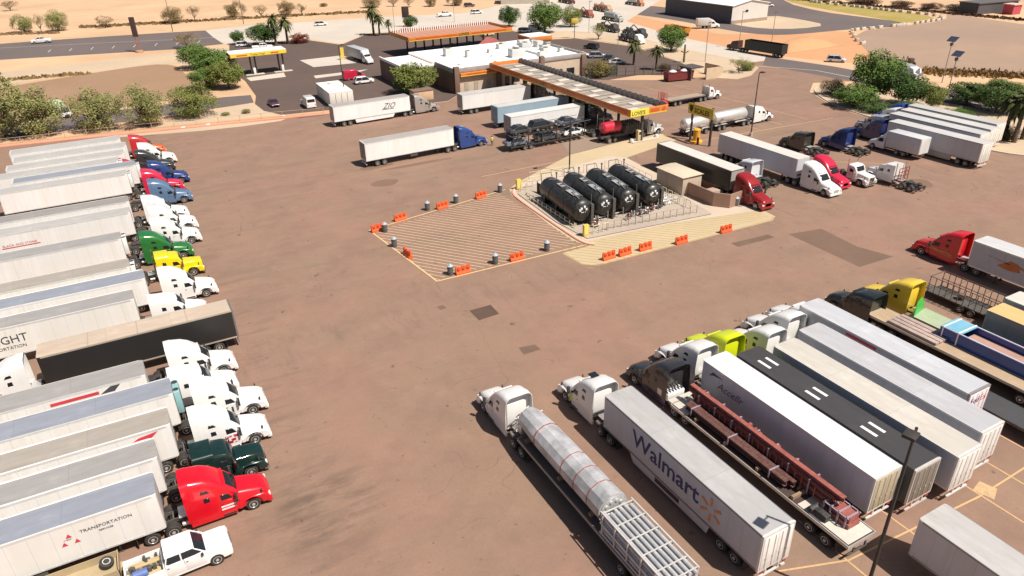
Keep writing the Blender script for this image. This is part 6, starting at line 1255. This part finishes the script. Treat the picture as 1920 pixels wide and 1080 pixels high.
for px, py, h, l in [(518, 84, 9.5, 'tall palm behind the small canopy, left of a pair'), (540, 82, 8.5, 'palm behind the small canopy, right of a pair'), (701, 66, 10, 'tallest palm of the cluster by the service road'), (712, 67, 7, 'short palm of the cluster by the service road'), (730, 65, 5, 'lowest palm of the cluster, on its right'), (1188, 122, 6.5, 'slim palm beside the parked cars'), (1230, 131, 6, 'palm with a full head left of the roll-off bin'),
                     (1900, 268, 9, 'big palm at the right edge'), (1882, 258, 7.5, 'palm just left of the big one at the right edge'), (1916, 262, 8, 'palm cut off by the right edge')]:
    o = place(pp, (*G(px, py), 0), random.random() * 6, l, 'palms'); o.scale = (h, h, h) if h < 9 else (h * .85, h * .85, h)
P = empty('small_cross_tree', 'bare saguaro-like stump with side arms right of the palms', 'cactus', (*G(1282, 117), 0)); MB().tube((0, 0, 0), (0, 0, 4.6), .28, .22, 8).tube((0, 0, 2.4), (1.3, 0, 2.8), .18, .16, 7).tube((0, 0, 2.6), (-1.2, 0, 3.0), .18, .16, 7).build('stem', paint((.14, .12, .06), .9, name='cactus'), P)
# ------------------------------------------------------------------ cars, vans and trucks in the background
def hdg(a, b): p, q = G(*a), G(*b); return math.atan2(q[1] - p[1], q[0] - p[0])
RD = hdg((300, 68), (700, 40)); GCs = 'vehicles on the far roads'
W0, B0, S0 = (.78, .77, .75), (.03, .03, .035), (.4, .4, .41)
for st_, c, px, py, hd, l in [
 ('pickup', W0, 60, 82, RD + math.pi, 'white pickup driving on the left road'), ('suv', W0, 614, 47, RD, 'white car on the pale road above the service area'), ('sedan', W0, 778, 34, RD, 'white car left of three on the far road'), ('pickup', W0, 848, 30, RD, 'white pickup in the middle of three on the far road'), ('suv', W0, 904, 25, RD, 'white car right of three on the far road'),
 ('suv', (.1, .05, .04), 890, 12, RD, 'dark brown car at the top edge of the far road'), ('van', W0, 573, 195, HP, 'white van with a dark rear window parked by the fence'), ('sedan', (.09, .03, .05), 518, 202, -HP, 'dark maroon car parked by the fence'), ('van', (.5, .015, .05), 684, 146, 0, 'bright red van parked in the service area'), ('suv', W0, 700, 154, 0, 'white off-road car beside the red van'), ('sedan', S0, 722, 138, HP, 'grey car close to the dark store wing'),
 ('suv', W0, 472, 86, RD, 'white car parked behind the small yellow canopy, left'), ('pickup', W0, 512, 92, RD, 'white pickup parked behind the small yellow canopy, right'), ('van', W0, 1020, 62, -1.0, 'white van parked under the big tree behind the store'), ('suv', W0, 996, 62, -1.0, 'white car left of the van under the big tree'), ('sedan', (.74, .73, .70), 1020, 70, -.6, 'cream-white car just in front of the van under the big tree'),
 ('suv', B0, 1097, 90, 1.9, 'black car driving right of the store'), ('suv', (.3, .31, .33), 1136, 108, -.5, 'grey-roofed car parked in the row right of the store'), ('sedan', W0, 1106, 106, -.5, 'white car at the left of the row right of the store'), ('sedan', (.05, .055, .06), 1160, 112, -.5, 'dark car in the row right of the store'), ('sedan', (.55, .52, .5), 1173, 119, -.5, 'pale beige car nearest in the row right of the store'),
 ('suv', (.55, .56, .58), 1586, 117, -.9, 'silver car driving past the orange dirt mound'), ('sedan', W0, 1450, 12, -.5, 'white car beyond the warehouse'), ('cab', W0, 128, 222, R(-70), 'white nose of a small truck behind the olive bushes'), ('sedan', (.6, .5, .4), 925, 66, 0, 'tan car near the right end of the long car canopy')]:
    place(car(st_, c), (*G(px, py), 0), hd, l, GCs)
bx1 = empty('green_cargo_box', 'pale green box body behind the small white truck among the olive bushes', 'cargo box', (*G(112, 214), 0), R(-70)); MB().box(-2.6, 1.2, -1.1, 1.1, .7, 2.7, .04).build('box', paint((.5, .6, .38), .5, name='pale_green'), bx1); MB().box(-2.6, 1.2, -.5, .5, .45, .7).build('frame', DKG(), bx1)
for s in (-1, 1): wheel(bx1, -1.4, s * .85, .4, .3, s)
box_truck('white service truck parked before the dark warehouse wall', (*G(1348, 52), 0), -.45, body=(.6, .58, .56), L=4.5, H=3.2)
# far trucks: simple but with parts
FR = hdg((1180, 60), (1420, 112)); far_r = 'trucks queued on the pale far road'
for px, py, tr_c, bc, kind, l in [(1165, 42, (.4, .42, .4), (.32, .36, .36), 'drum', 'grey tank truck on the pale road behind the store'), (1205, 84, W0, (.06, .06, .06), 'flat', 'white truck with a dark low trailer on the pale road'), (1158, 62, (.06, .05, .05), (.1, .08, .07), 'flat', 'dark truck with machinery on the pale road'), (1245, 60, (.4, .25, .08), (.62, .27, .02), 'tub', 'orange long-bodied dump trailer rig on the orange dirt'), (1205, 12, (.45, .2, .1), (.55, .55, .56), 'drum', 'white tank with an orange-brown cab at the top edge'), (1110, 34, (.3, .08, .05), (.2, .08, .06), 'flat', 'rust-red machine truck on the far road'), (1075, 8, (.12, .04, .04), (.14, .06, .06), 'flat', 'dark red truck at the top edge'), (1145, 24, (.45, .3, .2), (.35, .18, .1), 'flat', 'brown crane-like truck on the far road'), (1210, 72, (.05, .05, .05), (.1, .1, .1), 'flat', 'black truck among the queued ones')]:
    P = empty('work_truck', l, 'truck', (*G(px, py), 0), FR + (0 if kind != 'tub' else math.pi), far_r)
    MB().loft([sec(0, .95, .5, 1.4, .2), sec(-.9, 1.0, .5, 1.6, .2), sec(-1.3, 1.1, .5, 2.6, .25), sec(-2.8, 1.15, .5, 2.8, .25)]).build('cab', paint(tr_c, .4, name='truck_paint_far'), P); MB().loft([sec(-.98, .85, 1.65, 1.75, .05), sec(-1.32, .95, 1.75, 2.5, .1)]).build('windshield', glass(), P)
    MB().box(-12, -1, -.45, .45, .7, 1.0).build('frame', DKG(), P); bcm = paint(bc, .5, 0, .2, 1, name='body_far')
    if kind == 'drum': MB().lathe((-10.5, 0, 2.0), (1, 0, 0), [(0, .5), (.3, 1.1), (6.8, 1.1), (7.1, .5)], 14).build('tank', bcm, P)
    elif kind == 'tub': MB().add([(-12, -.9, 1.1), (-3.2, -.9, 1.1), (-3.2, .9, 1.1), (-12, .9, 1.1), (-12.4, -1.25, 2.7), (-3.0, -1.25, 2.7), (-3.0, 1.25, 2.7), (-12.4, 1.25, 2.7)], [(0, 3, 2, 1), (0, 1, 5, 4), (1, 2, 6, 5), (2, 3, 7, 6), (3, 0, 4, 7)]).build('tub', bcm, P)
    else:
        m = MB().box(-12, -3.2, -1.2, 1.2, 1.0, 1.2); rr = random.Random(px)
        for i in range(9): x = -11.5 + i * .95; m.box(x, x + rr.uniform(.4, 1.2), rr.uniform(-1.1, -.2), rr.uniform(.2, 1.1), 1.2, 1.4 + rr.uniform(.2, 1.3), .04)
        m.path([(-10, 0, 1.2), (-7, .2, 3.4), (-4, 0, 2.2)], .16, 6); m.build('load', bcm, P)
    for x in (-.9, -4.4, -5.6, -10, -11.2):
        for s in (-1, 1): wheel(P, x, s * .95, .48, .4, s)
FD = hdg((1370, 92), (1450, 105))
P = empty('black_dump_trailer_rig', 'black tractor pulling a long black open trailer past the orange dirt', 'truck', (*G(1366, 92), 0), FD + math.pi, None)
MB().loft([sec(0, .95, .5, 1.4, .2), sec(-1.2, 1.0, .5, 1.6, .2), sec(-1.7, 1.1, .5, 2.5, .25), sec(-4, 1.15, .5, 2.9, .25)]).build('cab', paint((.06, .03, .025), .5, name='dull_black_red'), P); MB().box(-19, -2, -.45, .45, .7, 1.0).build('frame', DKG(), P)
MB().box(-19, -6.5, -1.28, -1.2, 1.0, 3.5).box(-19, -6.5, 1.2, 1.28, 1.0, 3.5).box(-6.58, -6.5, -1.2, 1.2, 1, 3.5).box(-19, -18.9, -1.2, 1.2, 1, 3.5).box(-18.9, -6.6, -1.2, 1.2, 1.0, 1.1).build('tub', paint((.014, .018, .022), .5, name='black_tub'), P)
for x in (-1.0, -5, -6, -16.5, -17.7):
    for s in (-1, 1): wheel(P, x, s * .95, .48, .4, s)
P = empty('grey_dump_truck', 'grey dump truck with a white cab behind the island trees', 'dump truck', (*G(1722, 152), 0), hdg((1690, 140), (1722, 150)), None)
MB().loft([sec(0, .95, .5, 1.5, .2), sec(-.9, 1.05, .5, 1.7, .2), sec(-1.3, 1.15, .5, 2.6, .25), sec(-2.8, 1.15, .5, 2.8, .25)]).build('cab', WHT(), P); MB().box(-9, -3.1, -1.25, 1.25, 1.1, 2.9, .06).build('body', ribbed((.34, .34, .36), 1.0, .08, 0, .5, name='dump_grey'), P); MB().box(-9, -1, -.45, .45, .7, 1.1).build('frame', DKG(), P)
for x in (-1, -6.4, -7.6):
    for s in (-1, 1): wheel(P, x, s * .95, .5, .45, s)
P = empty('small_tractor_machine', 'brown farm-like tractor behind the grey dump truck', 'tractor', (*G(1702, 128), 0), 1.0, None)
MB().box(-1.4, 1.2, -.45, .45, .9, 1.6, .08).box(-1.4, -.2, -.6, .6, 1.6, 2.6, .05).build('body', paint((.12, .07, .05), .6, name='tractor_brown'), P); m = MB().path([(1.2, -.5, 1.2), (2.4, -.5, 2.6), (3.0, -.5, 1.0)], .1, 6).path([(1.2, .5, 1.2), (2.4, .5, 2.6), (3.0, .5, 1.0)], .1, 6).box(2.9, 3.4, -.9, .9, .6, 1.3); m.build('loader', paint((.16, .1, .07), .6, name='loader_brown'), P)
for s in (-1, 1): wheel(P, -.9, s * .9, .85, .4, s); wheel(P, .9, s * .8, .55, .3, s)
gx, gy = G(1505, 88); m = MB(); rr = random.Random(8); rows = []
for k in range(9):
    t = k / 8; rows.append([(gx - 11 + 22 * i / 14, gy - 5 + 10 * t + rr.uniform(-.2, .2), .02 + 2.6 * math.sin(math.pi * t) ** 1.2 * max(0, math.sin(math.pi * i / 14)) ** .8 * rr.uniform(.85, 1.1)) for i in range(15)])
v = [p for r in rows for p in r]; m.add(v, [(k * 15 + i, k * 15 + i + 1, (k + 1) * 15 + i + 1, (k + 1) * 15 + i) for k in range(8) for i in range(14)])
tag(m.build('dirt_mound', orange, None, 60), 'orange dirt mound on the bare lot before the yard blocks', 'dirt mound')
# dry scrub strip by the right road
gm_ = MB(); rr = random.Random(12)
for i in range(1500):
    t = rr.random(); px = 1725 + t * 330; py = 134 + t * 16 + rr.gauss(0, 3); x, y = G(px, py); h = rr.uniform(.2, .8); a = rr.uniform(0, 6.28); c_, s_ = math.cos(a) * .4, math.sin(a) * .4
    gm_.add([(x - c_, y - s_, 0), (x + c_, y + s_, 0), (x + c_ * .5, y + s_ * .5, h), (x - c_ * .5, y - s_ * .5, h * .9)], [(0, 1, 2, 3)])
tag(gm_.build('dry_grass', leaf_mat((.26, .17, .07)), None, 0, fix=False), 'dry brown grass strip along the edge of the grey-tan yard', 'grass', None, 'stuff')
for a, b, nn, cc_ in [((150, 52), (330, 42), 500, (.2, .14, .07)), ((330, 42), (700, 22), 700, (.2, .14, .07)), ((-30, 66), (110, 62), 200, (.22, .15, .08)), ((0, 152), (170, 138), 160, (.24, .17, .08)), ((1480, -2), (1960, 42), 900, (.1, .06, .04))]:
    gm_ = MB()
    for i in range(nn):
        t = rr.random(); x, y = G(a[0] + (b[0] - a[0]) * t, a[1] + (b[1] - a[1]) * t + rr.gauss(0, .8)); h = rr.uniform(.2, .9); q = rr.uniform(0, 6.28); c_, s_ = math.cos(q) * .7, math.sin(q) * .7
        gm_.add([(x - c_, y - s_, 0), (x + c_, y + s_, 0), (x + c_ * .4, y + s_ * .4, h), (x - c_ * .6, y - s_ * .6, h * .8)], [(0, 1, 2, 3)])
    tag(gm_.build('dry_scrub', leaf_mat(cc_), None, 0, fix=False), 'low dry scrub along a sandy berm', 'scrub', None, 'stuff')
# ------------------------------------------------------------------ people
def person(loc, rz, label, vest, trousers, pose=0):
    P = empty('person', label, 'person', loc, rz)
    me = bpy.data.meshes.new('body'); V, E_, Rd = [], [], []
    def n(p, r, par=None): V.append(p); Rd.append(r); (E_.append((par, len(V) - 1)) if par is not None else None); return len(V) - 1
    pel = n((0, 0, .95), .15); ch = n((0, 0, 1.2), .15, pel); sh = n((0.01, 0, 1.42), .14, ch); nk = n((.02, 0, 1.52), .06, sh); hd_ = n((.03, 0, 1.62), .085, nk); n((.03, 0, 1.74), .085, hd_)
    for s in (-1, 1):
        hp = n((0, s * .1, .88), .1, pel); kn = n((.03 + .06 * s * pose, s * .11, .5), .07, hp); an = n((-.02 + .1 * s * pose, s * .11, .09), .045, kn); n((.14 + .1 * s * pose, s * .12, .04), .035, an)
        sd_ = n((0, s * .19, 1.42), .065, sh); el_ = n((-.02, s * .27, 1.14), .045, sd_); wr = n((.12, s * .25, .92), .03, el_); pa = n((.17, s * .25, .86), .032, wr)
        for k in range(4): n((.2 + .01 * k, s * (.28 - .02 * k), .78 + .006 * k), .009, pa)
        n((.22, s * .22, .84), .01, pa)
    me.from_pydata(V, E_, []); o = bpy.data.objects.new('body', me); COL.objects.link(o); sk = o.modifiers.new('skin', 'SKIN'); sk.use_smooth_shade = True
    for i, d in enumerate(me.skin_vertices[0].data): d.radius = (Rd[i], Rd[i]); d.use_root = (i == 0)
    o.modifiers.new('sub', 'SUBSURF').levels = 1; dg = bpy.context.evaluated_depsgraph_get(); m2 = bpy.data.meshes.new_from_object(o.evaluated_get(dg)); bpy.data.objects.remove(o)
    b = bpy.data.objects.new('body', m2); COL.objects.link(b); b.parent = P; m2.materials.clear(); m2.materials.append(paint((.35, .2, .14), .6, name='skin')); m2.materials.append(paint(trousers, .8, name='trousers'))
    for p in m2.polygons:
        z = p.center.z; p.material_index = 1 if z < .97 and abs(p.center.y) < .22 else 0
    MB().loft([[(x * 1.0, y, z) for x, y in [(w_ * math.cos(t) * .72, w_ * math.sin(t)) for t in [i * math.pi / 6 for i in range(12)]]] for z, w_ in ((.9, .2), (1.15, .195), (1.35, .215), (1.46, .18), (1.51, .09))]).build('vest', paint(vest, .7, name='vest'), P, 60)
    for s in (-1, 1): MB().tube((0, s * .18, 1.42), (-.01, s * .26, 1.2), .075, .07, 8).build('sleeve', paint(vest, .7, name='vest'), P, 60)
    MB().lathe((.03, 0, 1.66), (0, 0, 1), [(0, .115), (.06, .118), (.12, .09), (.15, .03)], 12).build('hair', paint((.03, .02, .015), .8, name='hair'), P, 60)
    MB().box(.11, .15, -.012, .012, 1.62, 1.66).build('nose', paint((.35, .2, .14), .6, name='skin'), P); return P
person((*G(1073, 765), 0), R(200), 'person in a neon yellow vest standing beside the white tractor with the roof hatch', (.65, .8, .03), (.05, .05, .07))
person((*G(923, 273), 0), R(80), 'person in a pale yellow shirt standing near the nose of the royal blue tractor', (.62, .6, .15), (.06, .06, .08), .6)
